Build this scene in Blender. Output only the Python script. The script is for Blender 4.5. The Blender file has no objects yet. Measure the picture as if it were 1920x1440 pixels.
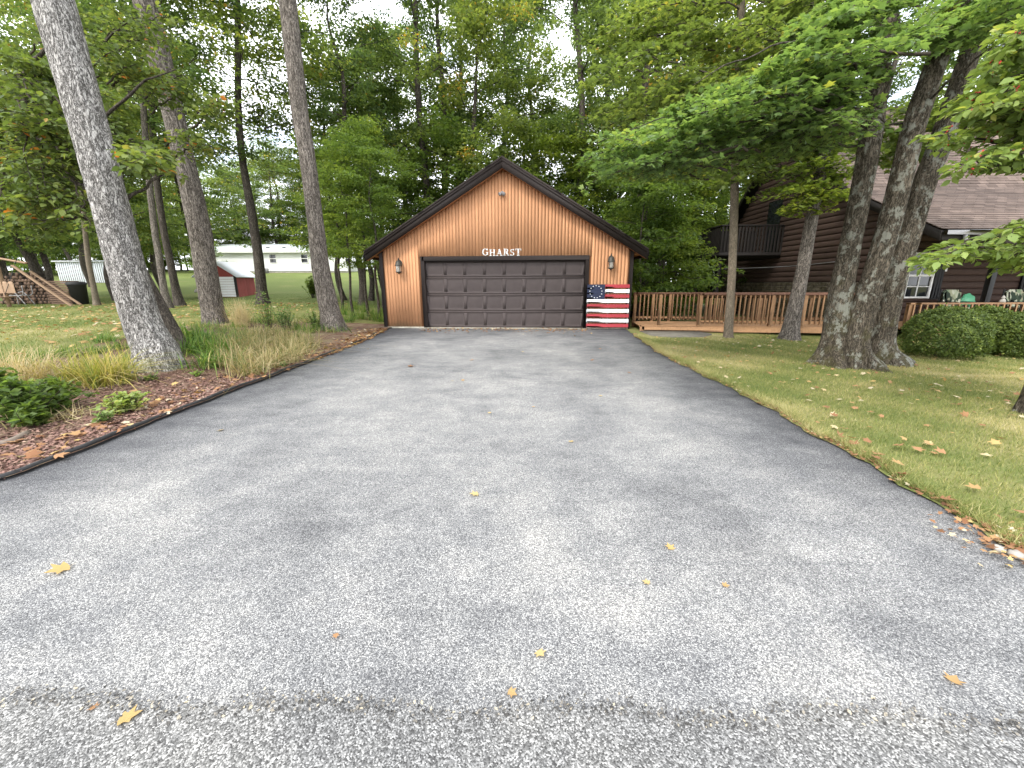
import bpy, math, random
import numpy as np
from mathutils import Vector, Matrix
random.seed(7)
RS = np.random.RandomState(11)
rad = math.radians
S = bpy.context.scene
C = S.collection

# ------------------------------------------------------------------ camera
CAM_H = 1.40
F_PX, PITCH, ROLL = 757.0, 0.2436, 0.0032
cd = bpy.data.cameras.new('camera'); cam = bpy.data.objects.new('camera', cd); C.objects.link(cam)
cd.sensor_width = 36.0; cd.lens = F_PX / 1920 * 36; cd.clip_start = 0.05; cd.clip_end = 2000
cam_m = Matrix.Rotation(math.pi / 2 - PITCH, 4, 'X') @ Matrix.Rotation(-ROLL, 4, 'Z')
cam.matrix_world = Matrix.Translation((0, 0, CAM_H)) @ cam_m
S.camera = cam

# ------------------------------------------------------------------ sky, sun, exposure
SUN_EL, SUN_AZ = rad(46), math.atan2(-0.50, -0.62)       # azimuth as atan2(x, y): behind the camera and to its left
w = bpy.data.worlds.new('World'); S.world = w; w.use_nodes = True
nt = w.node_tree; nt.nodes.clear()
wo = nt.nodes.new('ShaderNodeOutputWorld'); bg = nt.nodes.new('ShaderNodeBackground')
sky = nt.nodes.new('ShaderNodeTexSky'); sky.sky_type = 'NISHITA'; sky.sun_disc = False
sky.sun_elevation = SUN_EL; sky.sun_rotation = SUN_AZ; sky.air_density = 1.0; sky.dust_density = 1.5; sky.ozone_density = 1.0
tc = nt.nodes.new('ShaderNodeTexCoord'); mp = nt.nodes.new('ShaderNodeMapping'); mp.inputs['Scale'].default_value = (1, 1, 2.2)
cn = nt.nodes.new('ShaderNodeTexNoise'); cn.inputs['Scale'].default_value = 2.6; cn.inputs['Detail'].default_value = 7; cn.inputs['Roughness'].default_value = 0.62
cr = nt.nodes.new('ShaderNodeValToRGB'); cr.color_ramp.elements[0].position = 0.34; cr.color_ramp.elements[1].position = 0.50
cr.color_ramp.elements[0].color = (0.25, 0.25, 0.25, 1)
mx = nt.nodes.new('ShaderNodeMixRGB'); mx.inputs['Color2'].default_value = (10.6, 10.9, 11.4, 1)
nt.links.new(tc.outputs['Generated'], mp.inputs['Vector']); nt.links.new(mp.outputs['Vector'], cn.inputs['Vector'])
nt.links.new(cn.outputs['Fac'], cr.inputs['Fac']); nt.links.new(cr.outputs['Color'], mx.inputs['Fac'])
nt.links.new(sky.outputs['Color'], mx.inputs['Color1']); nt.links.new(mx.outputs['Color'], bg.inputs['Color'])
bg.inputs['Strength'].default_value = 0.125
nt.links.new(bg.outputs['Background'], wo.inputs['Surface'])
sd = bpy.data.lights.new('sun', 'SUN'); sun = bpy.data.objects.new('sun', sd); C.objects.link(sun)
sd.energy = 1.3; sd.angle = rad(11); sd.color = (1.0, 0.95, 0.87)
sdir = Vector((math.sin(SUN_AZ) * math.cos(SUN_EL), math.cos(SUN_AZ) * math.cos(SUN_EL), math.sin(SUN_EL)))
sun.rotation_euler = (-sdir).to_track_quat('-Z', 'Y').to_euler(); sun.location = (-10, -12, 30)
S.render.engine = 'CYCLES'
S.view_settings.view_transform = 'Standard'; S.view_settings.look = 'None'
S.view_settings.exposure = 1.55; S.view_settings.gamma = 1.0
S.cycles.max_bounces = 8; S.cycles.diffuse_bounces = 4; S.cycles.transmission_bounces = 4
S.cycles.use_denoising = True

# ------------------------------------------------------------------ helpers: pixels to places
cam_r = np.array(cam_m.to_3x3())
def ray(px, py):
    d = cam_r @ np.array([(px - 960) / F_PX, -(py - 720) / F_PX, -1.0])
    return d / np.linalg.norm(d)
def PY(px, py, Y):                       # the point seen at a pixel on the upright plane y = Y
    d = ray(px, py); t = Y / d[1]
    return np.array([d[0] * t, Y, CAM_H + d[2] * t])
def sstep(a, b, x):
    t = np.clip((x - a) / (b - a), 0, 1); return t * t * (3 - 2 * t)
def gz(x, y):                            # height of the ground
    x = np.asarray(x, float); y = np.asarray(y, float)
    left = 0.30 * sstep(-3.6, -9.0, x) * sstep(2.5, 10, y) + (0.016 * np.clip(y - 13, 0, 15) + 0.088 * np.clip(y - 28, 0, 34)) * sstep(-4, -10, x)
    right = -0.10 * sstep(4.5, 10, x) * sstep(2, 8, y)
    bumps = 0.015 * np.sin(x * 1.7 + 0.6 * y) * np.sin(y * 1.3 - 0.4 * x) * sstep(3.6, 6, np.abs(x))
    return 0.012 + left + right + bumps
def G(px, py):                           # the ground point seen at a pixel
    d = ray(px, py); z = 0.0; p = None
    for _ in range(30):
        t = (z - CAM_H) / d[2]; p = np.array([d[0] * t, d[1] * t, z]); z = 0.5 * z + 0.5 * float(gz(p[0], p[1]))
    return p

# ------------------------------------------------------------------ helpers: objects
def tag(o, label=None, cat=None, group=None, kind=None):
    if label: o['label'] = label
    if cat: o['category'] = cat
    if group: o['group'] = group
    if kind: o['kind'] = kind
    return o
def empty(name, loc, label=None, cat=None, group=None, rz=0):
    o = bpy.data.objects.new(name, None); C.objects.link(o); o.location = loc; o.rotation_euler = (0, 0, rz)
    o.empty_display_size = 0.2
    return tag(o, label, cat, group)
def link(name, me, mat=None, parent=None, loc=(0, 0, 0), rot=None, scale=None):
    if mat is not None and not me.materials: me.materials.append(mat)
    o = bpy.data.objects.new(name, me); C.objects.link(o); o.parent = parent; o.location = loc
    if rot is not None: o.rotation_euler = rot
    if scale is not None: o.scale = scale
    return o
def mesh_np(name, V, F, smooth=False, attrs=None):
    """V (n,3); F (m,k) all of one size, or a list of such arrays"""
    Fs = F if isinstance(F, list) else [F]
    me = bpy.data.meshes.new(name); V = np.asarray(V, np.float32)
    me.vertices.add(len(V)); me.vertices.foreach_set('co', V.ravel())
    loops = np.concatenate([np.asarray(f, np.int32).ravel() for f in Fs])
    tot = np.concatenate([np.full(len(f), np.asarray(f).shape[1], np.int32) for f in Fs])
    st = np.concatenate([[0], np.cumsum(tot)[:-1]]).astype(np.int32)
    me.loops.add(len(loops)); me.loops.foreach_set('vertex_index', loops)
    me.polygons.add(len(tot)); me.polygons.foreach_set('loop_start', st); me.polygons.foreach_set('loop_total', tot)
    if smooth: me.polygons.foreach_set('use_smooth', np.ones(len(tot), bool))
    for k, a in (attrs or {}).items():
        at = me.attributes.new(k, 'FLOAT', 'POINT'); at.data.foreach_set('value', np.asarray(a, np.float32))
    me.update(calc_edges=True); me.validate()
    return me
BOXF = np.array([[0, 3, 2, 1], [4, 5, 6, 7], [0, 1, 5, 4], [1, 2, 6, 5], [2, 3, 7, 6], [3, 0, 4, 7]])
def boxes_mesh(name, bl):
    V = []; F = []
    for i, (x0, y0, z0, x1, y1, z1) in enumerate(bl):
        V += [(x0, y0, z0), (x1, y0, z0), (x1, y1, z0), (x0, y1, z0), (x0, y0, z1), (x1, y0, z1), (x1, y1, z1), (x0, y1, z1)]
        F.append(BOXF + 8 * i)
    return mesh_np(name, np.array(V), np.concatenate(F))
def soft_cube(b=0.06):
    """unit cube with small chamfers, centred"""
    h = 0.5; V = []; idx = {}
    for sx in (-1, 1):
        for sy in (-1, 1):
            for sz in (-1, 1):
                for ax in range(3):
                    p = [sx * h, sy * h, sz * h]
                    for k in range(3):
                        if k != ax: p[k] -= (sx, sy, sz)[k] * b
                    idx[(sx, sy, sz, ax)] = len(V); V.append(p)
    Q = []; T = []
    for ax in range(3):
        o1, o2 = [k for k in range(3) if k != ax]
        for s in (-1, 1):
            f = []
            for a, c in ((-1, -1), (1, -1), (1, 1), (-1, 1)):
                k = [0, 0, 0]; k[ax] = s; k[o1] = a; k[o2] = c; f.append(idx[(*k, ax)])
            if (s > 0) == (ax == 1): f = f[::-1]
            Q.append(f)
    for ax in range(3):
        o1, o2 = [k for k in range(3) if k != ax]
        for a in (-1, 1):
            for c in (-1, 1):
                k0 = [0, 0, 0]; k0[o1] = a; k0[o2] = c; k1 = list(k0); k0[ax] = -1; k1[ax] = 1
                Q.append([idx[(*k0, o1)], idx[(*k1, o1)], idx[(*k1, o2)], idx[(*k0, o2)]])
    for sx in (-1, 1):
        for sy in (-1, 1):
            for sz in (-1, 1): T.append([idx[(sx, sy, sz, 0)], idx[(sx, sy, sz, 1)], idx[(sx, sy, sz, 2)]])
    return np.array(V), [np.array(Q), np.array(T)]
_cube = {}
def piece(name, mat, parent, lo, hi, rot=None, bev=0.0):
    """a box part from corner to corner, all alike pieces sharing one unit mesh per material"""
    key = (mat.name, bev)
    if key not in _cube:
        if bev:
            V, F = soft_cube(bev); me = mesh_np('piece', V, F)
        else: me = boxes_mesh('piece', [(-.5, -.5, -.5, .5, .5, .5)])
        me.materials.append(mat); _cube[key] = me
    lo = np.array(lo, float); hi = np.array(hi, float)
    return link(name, _cube[key], None, parent, tuple((lo + hi) / 2), rot, tuple(np.maximum(hi - lo, 1e-4)))
def beam(name, mat, parent, a, b, wd, th, bev=0.0):
    """a squared timber from a to b"""
    a = Vector(a); b = Vector(b); d = b - a
    o = piece(name, mat, parent, (-wd / 2, -th / 2, -d.length / 2), (wd / 2, th / 2, d.length / 2), None, bev)
    o.location = (a + b) / 2; o.rotation_mode = 'QUATERNION'; o.rotation_quaternion = d.to_track_quat('Z', 'Y')
    return o
def frames(P):
    P = np.asarray(P, float); T = np.gradient(P, axis=0); T /= np.linalg.norm(T, axis=1)[:, None] + 1e-9
    up = np.array([0, 0, 1.0]) if abs(T[0][2]) < 0.9 else np.array([1.0, 0, 0])
    N = []; n = np.cross(up, T[0]); n /= np.linalg.norm(n)
    for t in T:
        n = n - t * np.dot(n, t); n /= np.linalg.norm(n) + 1e-9; N.append(n)
    N = np.array(N); B = np.cross(T, N)
    return T, N, B
def tube(P, R, sides=6, cap=True):
    P = np.asarray(P, float); R = np.broadcast_to(np.asarray(R, float), (len(P),)); T, N, B = frames(P)
    a = np.arange(sides) * 2 * math.pi / sides
    V = P[:, None, :] + R[:, None, None] * (np.cos(a)[None, :, None] * N[:, None, :] + np.sin(a)[None, :, None] * B[:, None, :])
    V = V.reshape(-1, 3); n = len(P)
    i = np.arange(n - 1)[:, None] * sides; j = np.arange(sides)[None, :]; k = (j + 1) % sides
    F = np.stack([i + j, i + k, i + sides + k, i + sides + j], -1).reshape(-1, 4)
    Fs = [F]
    if cap: Fs += [np.array([list(range(sides))[::-1]]), np.array([[(n - 1) * sides + q for q in range(sides)]])]
    return V, Fs
def join(parts):
    """list of (V, F or [F...]) -> V, [quads, tris, ...]"""
    Vs = []; by = {}; off = 0
    for V, F in parts:
        for f in (F if isinstance(F, list) else [F]):
            f = np.asarray(f); by.setdefault(f.shape[1], []).append(f + off)
        Vs.append(V); off += len(V)
    return np.concatenate(Vs), [np.concatenate(v) for v in by.values()]
def smooth_path(pts, n):
    """Catmull-Rom resampling"""
    P = np.asarray(pts, float)
    if len(P) == 2: return P[0] + (P[1] - P[0]) * np.linspace(0, 1, n)[:, None]
    Q = np.vstack([2 * P[0] - P[1], P, 2 * P[-1] - P[-2]]); m = len(P) - 1
    u = np.linspace(0, m - 1e-6, n); i = u.astype(int); t = (u - i)[:, None]
    p0, p1, p2, p3 = Q[i], Q[i + 1], Q[i + 2], Q[i + 3]
    return 0.5 * (2 * p1 + (p2 - p0) * t + (2 * p0 - 5 * p1 + 4 * p2 - p3) * t ** 2 + (3 * p1 - p0 - 3 * p2 + p3) * t ** 3)
def lathe(prof, sides=16):
    prof = np.asarray(prof, float); a = np.arange(sides) * 2 * math.pi / sides
    V = np.stack([prof[:, 0, None] * np.cos(a), prof[:, 0, None] * np.sin(a), np.repeat(prof[:, 1, None], sides, 1)], -1).reshape(-1, 3)
    n = len(prof); i = np.arange(n - 1)[:, None] * sides; j = np.arange(sides)[None, :]; k = (j + 1) % sides
    return V, [np.stack([i + j, i + k, i + sides + k, i + sides + j], -1).reshape(-1, 4)]

# ------------------------------------------------------------------ materials
def nmat(name, rough=0.8, spec=0.3):
    m = bpy.data.materials.new(name); m.use_nodes = True; n = m.node_tree.nodes
    b = n['Principled BSDF']; b.inputs['Roughness'].default_value = rough; b.inputs['Specular IOR Level'].default_value = spec
    return m, m.node_tree, b
def node(nt, t, **kw):
    n = nt.nodes.new(t)
    for k, v in kw.items():
        if k in n.inputs: n.inputs[k].default_value = v
        else: setattr(n, k, v)
    return n
def ramp(nt, stops, src):
    r = node(nt, 'ShaderNodeValToRGB'); e = r.color_ramp.elements
    while len(e) < len(stops): e.new(0.5)
    for el, (p, c) in zip(e, stops): el.position = p; el.color = (*c, 1) if len(c) == 3 else c
    nt.links.new(src, r.inputs['Fac']); return r.outputs['Color']
def pos(nt, obj=False, scale=(1, 1, 1), rot=(0, 0, 0)):
    if obj: s = node(nt, 'ShaderNodeTexCoord').outputs['Object']
    else: s = node(nt, 'ShaderNodeNewGeometry').outputs['Position']
    m = node(nt, 'ShaderNodeMapping'); m.inputs['Scale'].default_value = scale; m.inputs['Rotation'].default_value = rot
    nt.links.new(s, m.inputs['Vector']); return m.outputs['Vector']
def noise(nt, vec, scale, detail=4, rough=0.6, dist=0):
    n = node(nt, 'ShaderNodeTexNoise', Scale=scale, Detail=detail, Roughness=rough, Distortion=dist)
    nt.links.new(vec, n.inputs['Vector']); return n.outputs['Fac']
def voro(nt, vec, scale, feature='F1', out='Distance'):
    n = node(nt, 'ShaderNodeTexVoronoi', feature=feature, Scale=scale); nt.links.new(vec, n.inputs['Vector']); return n.outputs[out]
def mixc(nt, fac, a, b, mode='MIX'):
    m = node(nt, 'ShaderNodeMixRGB', blend_type=mode)
    for s, v in (('Fac', fac), ('Color1', a), ('Color2', b)):
        if hasattr(v, 'is_output'): nt.links.new(v, m.inputs[s])
        else: m.inputs[s].default_value = v if s == 'Fac' else (*v, 1)
    return m.outputs['Color']
def math_n(nt, op, a, b=0.0):
    m = node(nt, 'ShaderNodeMath', operation=op)
    for i, v in enumerate((a, b)):
        if hasattr(v, 'is_output'): nt.links.new(v, m.inputs[i])
        else: m.inputs[i].default_value = v
    return m.outputs[0]
def bump(nt, b, h, strength=0.5, dist=0.02):
    n = node(nt, 'ShaderNodeBump', Strength=strength, Distance=dist); nt.links.new(h, n.inputs['Height'])
    nt.links.new(n.outputs['Normal'], b.inputs['Normal'])
def tint(c, k): return tuple(min(1, max(0, v * k)) for v in c)
def m_wood(name, col, var=0.25, grain=(30, 30, 2.0), rough=0.75, bstr=0.25, dirt=None, obj=False):
    m, nt, b = nmat(name, rough, 0.25); v = pos(nt, obj, grain)
    g = noise(nt, v, 1.0, 5, 0.65, 0.4); big = noise(nt, pos(nt), 1.1, 3)
    oi = node(nt, 'ShaderNodeObjectInfo').outputs['Random']
    c = ramp(nt, [(0.25, tint(col, 1 - var)), (0.5, col), (0.8, tint(col, 1 + var * 0.8))], g)
    c = mixc(nt, 0.35, c, ramp(nt, [(0.3, (0.72, 0.72, 0.72)), (0.7, (1.15, 1.15, 1.15))], big), 'MULTIPLY')
    c = mixc(nt, 0.8, c, ramp(nt, [(0.0, (0.86, 0.86, 0.86)), (1.0, (1.10, 1.10, 1.10))], oi), 'MULTIPLY')
    if dirt:
        z = node(nt, 'ShaderNodeSeparateXYZ'); nt.links.new(node(nt, 'ShaderNodeNewGeometry').outputs['Position'], z.inputs[0])
        f = math_n(nt, 'ADD', z.outputs['Z'], math_n(nt, 'MULTIPLY', noise(nt, pos(nt, scale=(9, 9, 2)), 1, 4), 0.35))
        f = ramp(nt, [(0.16, (1, 1, 1)), (0.42, (0, 0, 0))], f)
        c = mixc(nt, math_n(nt, 'MULTIPLY', f, 0.75), c, dirt)
    nt.links.new(c, b.inputs['Base Color']); bump(nt, b, g, bstr, 0.004)
    return m
def m_plain(name, col, rough=0.6, spec=0.4, var=0.12, sc=14, metal=0.0, bstr=0.08):
    m, nt, b = nmat(name, rough, spec); g = noise(nt, pos(nt), sc, 5)
    nt.links.new(ramp(nt, [(0.3, tint(col, 1 - var)), (0.7, tint(col, 1 + var))], g), b.inputs['Base Color'])
    b.inputs['Metallic'].default_value = metal; bump(nt, b, g, bstr, 0.003)
    return m
def m_bark(name, dark, light, moss=None, lichen=None, sx=30, sz=8, depth=0.02):
    m, nt, b = nmat(name, 0.95, 0.1); v = pos(nt, True, (sx, sx, sz))
    n1 = noise(nt, v, 1.0, 5, 0.62, 0.9); ridge = math_n(nt, 'MULTIPLY', math_n(nt, 'ABSOLUTE', math_n(nt, 'SUBTRACT', n1, 0.5)), 4.2)
    n2 = noise(nt, pos(nt, True, (sx * 0.45, sx * 0.45, sz * 0.30)), 1.0, 4, 0.6, 1.4); r2 = math_n(nt, 'MULTIPLY', math_n(nt, 'ABSOLUTE', math_n(nt, 'SUBTRACT', n2, 0.5)), 3.2)
    f = noise(nt, pos(nt, True, (sx * 3, sx * 3, sz * 4)), 1, 4, 0.7)
    h = math_n(nt, 'ADD', math_n(nt, 'ADD', math_n(nt, 'MULTIPLY', math_n(nt, 'MINIMUM', ridge, 1.0), 0.45), math_n(nt, 'MULTIPLY', math_n(nt, 'MINIMUM', r2, 1.0), 0.35)), math_n(nt, 'MULTIPLY', f, 0.45))
    mid = tuple(a * 0.45 + q * 0.55 for a, q in zip(dark, light))
    c = ramp(nt, [(0.30, dark), (0.48, mid), (0.72, light)], h)
    big = noise(nt, pos(nt, True, (1, 1, 0.5)), 2.3, 4)
    c = mixc(nt, 0.7, c, ramp(nt, [(0.3, (0.68, 0.67, 0.65)), (0.7, (1.2, 1.2, 1.2))], big), 'MULTIPLY')
    if moss:
        z = node(nt, 'ShaderNodeSeparateXYZ'); nt.links.new(node(nt, 'ShaderNodeTexCoord').outputs['Object'], z.inputs[0])
        q = math_n(nt, 'SUBTRACT', noise(nt, pos(nt, True), 3.5, 5), math_n(nt, 'MULTIPLY', z.outputs['Z'], 0.10))
        c = mixc(nt, ramp(nt, [(0.46, (0, 0, 0)), (0.60, (0.6, 0.6, 0.6))], q), c, moss)
    if lichen:
        q = math_n(nt, 'ADD', noise(nt, pos(nt, True, (1, 1, 0.7)), 9.0, 7, 0.72), math_n(nt, 'MULTIPLY', math_n(nt, 'SUBTRACT', noise(nt, pos(nt, True), 1.6, 2), 0.5), 0.45))
        c = mixc(nt, ramp(nt, [(0.54, (0, 0, 0)), (0.60, (0.75, 0.75, 0.75))], q), c, lichen)
    nt.links.new(c, b.inputs['Base Color']); bump(nt, b, h, 1.0, depth)
    return m
def m_leaf(name, stops, trans=0.42, rough=0.55, objvar=0.25):
    m = bpy.data.materials.new(name); m.use_nodes = True; nt = m.node_tree; nt.nodes.clear()
    o = node(nt, 'ShaderNodeOutputMaterial'); a = node(nt, 'ShaderNodeAttribute', attribute_name='tone')
    c = ramp(nt, stops, a.outputs['Fac'])
    oi = node(nt, 'ShaderNodeObjectInfo').outputs['Random']
    c = mixc(nt, objvar, c, ramp(nt, [(0.0, (0.45, 0.62, 0.55)), (0.5, (0.9, 1.0, 0.8)), (1.0, (1.5, 1.35, 0.7))], oi), 'MULTIPLY')
    p = node(nt, 'ShaderNodeBsdfPrincipled', Roughness=rough); p.inputs['Specular IOR Level'].default_value = 0.25
    t = node(nt, 'ShaderNodeBsdfTranslucent'); mxs = node(nt, 'ShaderNodeMixShader', Fac=trans)
    nt.links.new(c, p.inputs['Base Color'])
    nt.links.new(mixc(nt, 1.0, c, (1.5, 1.5, 0.75), 'MULTIPLY'), t.inputs['Color'])
    nt.links.new(p.outputs[0], mxs.inputs[1]); nt.links.new(t.outputs[0], mxs.inputs[2]); nt.links.new(mxs.outputs[0], o.inputs['Surface'])
    return m
M = {}
M['siding'] = m_wood('stained_siding', (0.53, 0.268, 0.138), 0.06, (26, 26, 3.0), 0.85, 0.15, dirt=(0.20, 0.15, 0.085))
M['groove_shade'] = m_wood('shaded_siding_groove', (0.30, 0.135, 0.062), 0.25, (26, 26, 1.4))  # shade inside the grooves, painted as a darker brown backing
M['trim'] = m_wood('dark_brown_trim', (0.023, 0.0165, 0.0145), 0.25, (18, 18, 3), 0.65)
M['door'] = m_plain('brown_door_paint', (0.068, 0.055, 0.053), 0.75, 0.2, 0.08, 6)
M['white'] = m_plain('white_paint', (0.78, 0.77, 0.74), 0.5, 0.4, 0.06)
M['flag_red'] = m_wood('red_slat_paint', (0.30, 0.035, 0.045), 0.2, (3, 20, 20))
M['flag_blue'] = m_wood('navy_slat_paint', (0.020, 0.026, 0.055), 0.2, (3, 20, 20))
M['flag_white'] = m_wood('white_slat_paint', (0.76, 0.76, 0.78), 0.06, (3, 20, 20))
M['old_wood'] = m_wood('grey_wood', (0.20, 0.16, 0.13), 0.3)
M['lamp_metal'] = m_plain('weathered_bronze', (0.055, 0.052, 0.045), 0.55, 0.5, 0.3, 30, 0.5)
M['concrete'] = m_plain('old_concrete', (0.30, 0.28, 0.23), 0.9, 0.2, 0.3, 5, 0, 0.3)
M['pad'] = m_plain('dark_old_concrete', (0.13, 0.12, 0.10), 0.9, 0.2, 0.35, 4, 0, 0.3)
M['deck'] = m_wood('cedar_deck_stain', (0.29, 0.165, 0.085), 0.28, (14, 14, 14), 0.8)
M['deck_dark'] = m_wood('weathered_rail_cap', (0.17, 0.085, 0.055), 0.28, (6, 20, 20), 0.8)
M['log'] = m_wood('dark_log_siding', (0.066, 0.041, 0.032), 0.35, (8, 2.2, 22), 0.8, 0.5)
M['black_wood'] = m_wood('black_brown_wood', (0.022, 0.018, 0.016), 0.3)
M['shutter'] = m_wood('charcoal_shutter', (0.030, 0.030, 0.032), 0.2)
M['gutter'] = m_plain('grey_gutter_metal', (0.26, 0.25, 0.25), 0.4, 0.5, 0.08)
M['stone'] = m_plain('foundation_stone', (0.22, 0.185, 0.14), 0.9, 0.2, 0.5, 7, 0, 0.6)
M['rock'] = m_plain('bed_rock', (0.30, 0.28, 0.25), 0.9, 0.2, 0.35, 8, 0, 0.6)
M['plastic_black'] = m_plain('black_plastic', (0.018, 0.018, 0.019), 0.6, 0.4)
M['chair_green'] = m_plain('green_plastic', (0.10, 0.38, 0.20), 0.45, 0.5)
M['lap_white'] = m_plain('white_lap_siding', (0.72, 0.72, 0.71), 0.6, 0.3, 0.04)
M['barn_red'] = m_wood('faded_barn_red', (0.26, 0.055, 0.045), 0.25)
M['roof_pale'] = m_plain('pale_shingle', (0.40, 0.43, 0.42), 0.85, 0.2, 0.25, 7)
M['roof_white'] = m_plain('white_metal_roof', (0.66, 0.68, 0.72), 0.4, 0.5, 0.05)
M['new_wood'] = m_wood('fresh_timber', (0.30, 0.20, 0.13), 0.2)
M['fire_wood'] = m_wood('split_log', (0.13, 0.080, 0.052), 0.45, obj=True)
M['fire_end'] = m_plain('log_bark', (0.05, 0.04, 0.034), 0.95, 0.1, 0.5)
M['berry'] = m_plain('red_berry', (0.40, 0.025, 0.02), 0.35, 0.5)
def m_glass():
    m, nt, b = nmat('window_glass', 0.04, 0.6); b.inputs['Base Color'].default_value = (0.018, 0.020, 0.022, 1); return m
M['glass'] = m_glass()
def m_lamp_glass():
    m, nt, b = nmat('seeded_glass', 0.15, 0.5); b.inputs['Base Color'].default_value = (0.42, 0.40, 0.34, 1)
    b.inputs['Transmission Weight'].default_value = 0.6; return m
M['lamp_glass'] = m_lamp_glass()
def m_asphalt(name, road=False):
    m, nt, b = nmat(name, 0.88, 0.25); v = pos(nt)
    cell = voro(nt, v, 250 if not road else 205, 'F1', 'Color'); sep = node(nt, 'ShaderNodeSeparateColor'); nt.links.new(cell, sep.inputs[0])
    d = voro(nt, v, 250 if not road else 205)
    patch = noise(nt, pos(nt, scale=(1, 0.75, 1)), 0.9, 7, 0.66, 0.2); patch2 = noise(nt, pos(nt, scale=(0.8, 1.5, 1)), 2.6, 7, 0.7, 0.3)
    fine = noise(nt, v, 70, 5, 0.8)
    g = ramp(nt, [(0.0, (0.058, 0.058, 0.060)), (0.40, (0.130, 0.130, 0.132)), (0.70, (0.20, 0.20, 0.198)), (1.0, (0.39, 0.385, 0.37))], sep.outputs[0])
    if road: g = ramp(nt, [(0.0, (0.048, 0.047, 0.046)), (0.4, (0.115, 0.114, 0.111)), (0.7, (0.19, 0.188, 0.183)), (1.0, (0.36, 0.355, 0.345))], sep.outputs[0])
    k = math_n(nt, 'ADD', math_n(nt, 'MULTIPLY', patch, 0.8), math_n(nt, 'MULTIPLY', patch2, 0.2))
    c = mixc(nt, 1.0, g, ramp(nt, [(0.36, (0.64, 0.645, 0.665)), (0.48, (0.94, 0.943, 0.955)), (0.62, (1.24, 1.225, 1.20))], k), 'MULTIPLY')
    if not road:                          # tree shade painted darker along the edges and by the door, worn patches paler
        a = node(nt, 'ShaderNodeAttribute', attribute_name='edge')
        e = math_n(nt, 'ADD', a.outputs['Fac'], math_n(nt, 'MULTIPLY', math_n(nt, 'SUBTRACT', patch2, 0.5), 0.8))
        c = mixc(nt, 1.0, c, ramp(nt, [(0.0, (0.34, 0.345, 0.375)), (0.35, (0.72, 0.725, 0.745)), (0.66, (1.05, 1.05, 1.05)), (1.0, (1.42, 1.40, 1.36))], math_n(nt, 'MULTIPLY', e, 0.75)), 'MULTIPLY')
    c = mixc(nt, 0.5, c, ramp(nt, [(0.3, (0.55, 0.55, 0.55)), (0.7, (1.45, 1.45, 1.45))], fine), 'MULTIPLY')
    nt.links.new(c, b.inputs['Base Color'])
    bump(nt, b, math_n(nt, 'SUBTRACT', 1.0, d), 0.55, 0.006)
    return m
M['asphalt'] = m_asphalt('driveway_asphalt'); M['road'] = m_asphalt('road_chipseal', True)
def m_lawn():
    m, nt, b = nmat('lawn_soil_grass', 0.95, 0.1); v = pos(nt); a = node(nt, 'ShaderNodeAttribute', attribute_name='dry')
    f = noise(nt, v, 60, 4, 0.7); f2 = noise(nt, v, 9, 4)
    k = math_n(nt, 'ADD', a.outputs['Fac'], math_n(nt, 'MULTIPLY', math_n(nt, 'SUBTRACT', f2, 0.5), 0.7))
    c = ramp(nt, [(0.1, (0.125, 0.155, 0.046)), (0.5, (0.205, 0.20, 0.080)), (0.9, (0.36, 0.31, 0.16))], k)
    c = mixc(nt, 0.8, c, ramp(nt, [(0.3, (0.6, 0.6, 0.6)), (0.7, (1.25, 1.25, 1.25))], f), 'MULTIPLY')
    nt.links.new(c, b.inputs['Base Color']); bump(nt, b, f, 0.6, 0.03); return m
M['lawn'] = m_lawn()
def m_mulch():
    m, nt, b = nmat('mulch_soil', 0.95, 0.1); v = pos(nt); f = noise(nt, v, 70, 4, 0.7); f2 = noise(nt, v, 3, 4)
    c = ramp(nt, [(0.3, (0.075, 0.042, 0.033)), (0.55, (0.16, 0.095, 0.07)), (0.8, (0.27, 0.19, 0.13))], f)
    c = mixc(nt, ramp(nt, [(0.45, (0, 0, 0)), (0.6, (0.8, 0.8, 0.8))], f2), c, (0.21, 0.165, 0.11))
    nt.links.new(c, b.inputs['Base Color']); bump(nt, b, f, 0.8, 0.02); return m
M['mulch'] = m_mulch()
def m_attr(name, stops, rough=0.9, trans=0.0):
    return m_leaf(name, stops, trans, rough, 0.0)
M['chip'] = m_attr('red_mulch_chip', [(0, (0.08, 0.042, 0.034)), (0.5, (0.20, 0.115, 0.092)), (0.8, (0.29, 0.19, 0.145)), (1, (0.38, 0.30, 0.23))])
M['grass'] = m_attr('grass_blade', [(0, (0.095, 0.13, 0.036)), (0.40, (0.185, 0.21, 0.065)), (0.65, (0.30, 0.28, 0.11)), (1, (0.46, 0.40, 0.22))], 0.8, 0.25)
M['tuft_green'] = m_attr('green_blade', [(0, (0.05, 0.11, 0.02)), (0.6, (0.12, 0.21, 0.04)), (0.85, (0.28, 0.30, 0.07)), (1, (0.42, 0.35, 0.16))], 0.6, 0.3)
M['tuft_tan'] = m_attr('tan_blade', [(0, (0.10, 0.13, 0.04)), (0.35, (0.22, 0.20, 0.08)), (0.6, (0.36, 0.28, 0.15)), (1, (0.50, 0.41, 0.26))], 0.8, 0.25)
M['tuft_gold'] = m_attr('gold_blade', [(0, (0.10, 0.15, 0.03)), (0.4, (0.26, 0.27, 0.06)), (0.7, (0.40, 0.33, 0.10)), (1, (0.48, 0.38, 0.22))], 0.7, 0.3)
M['litter'] = m_attr('dead_leaf', [(0, (0.085, 0.045, 0.025)), (0.4, (0.21, 0.10, 0.05)), (0.7, (0.32, 0.18, 0.09)), (0.9, (0.42, 0.30, 0.12)), (1, (0.48, 0.41, 0.29))], 0.8, 0.2)
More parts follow.
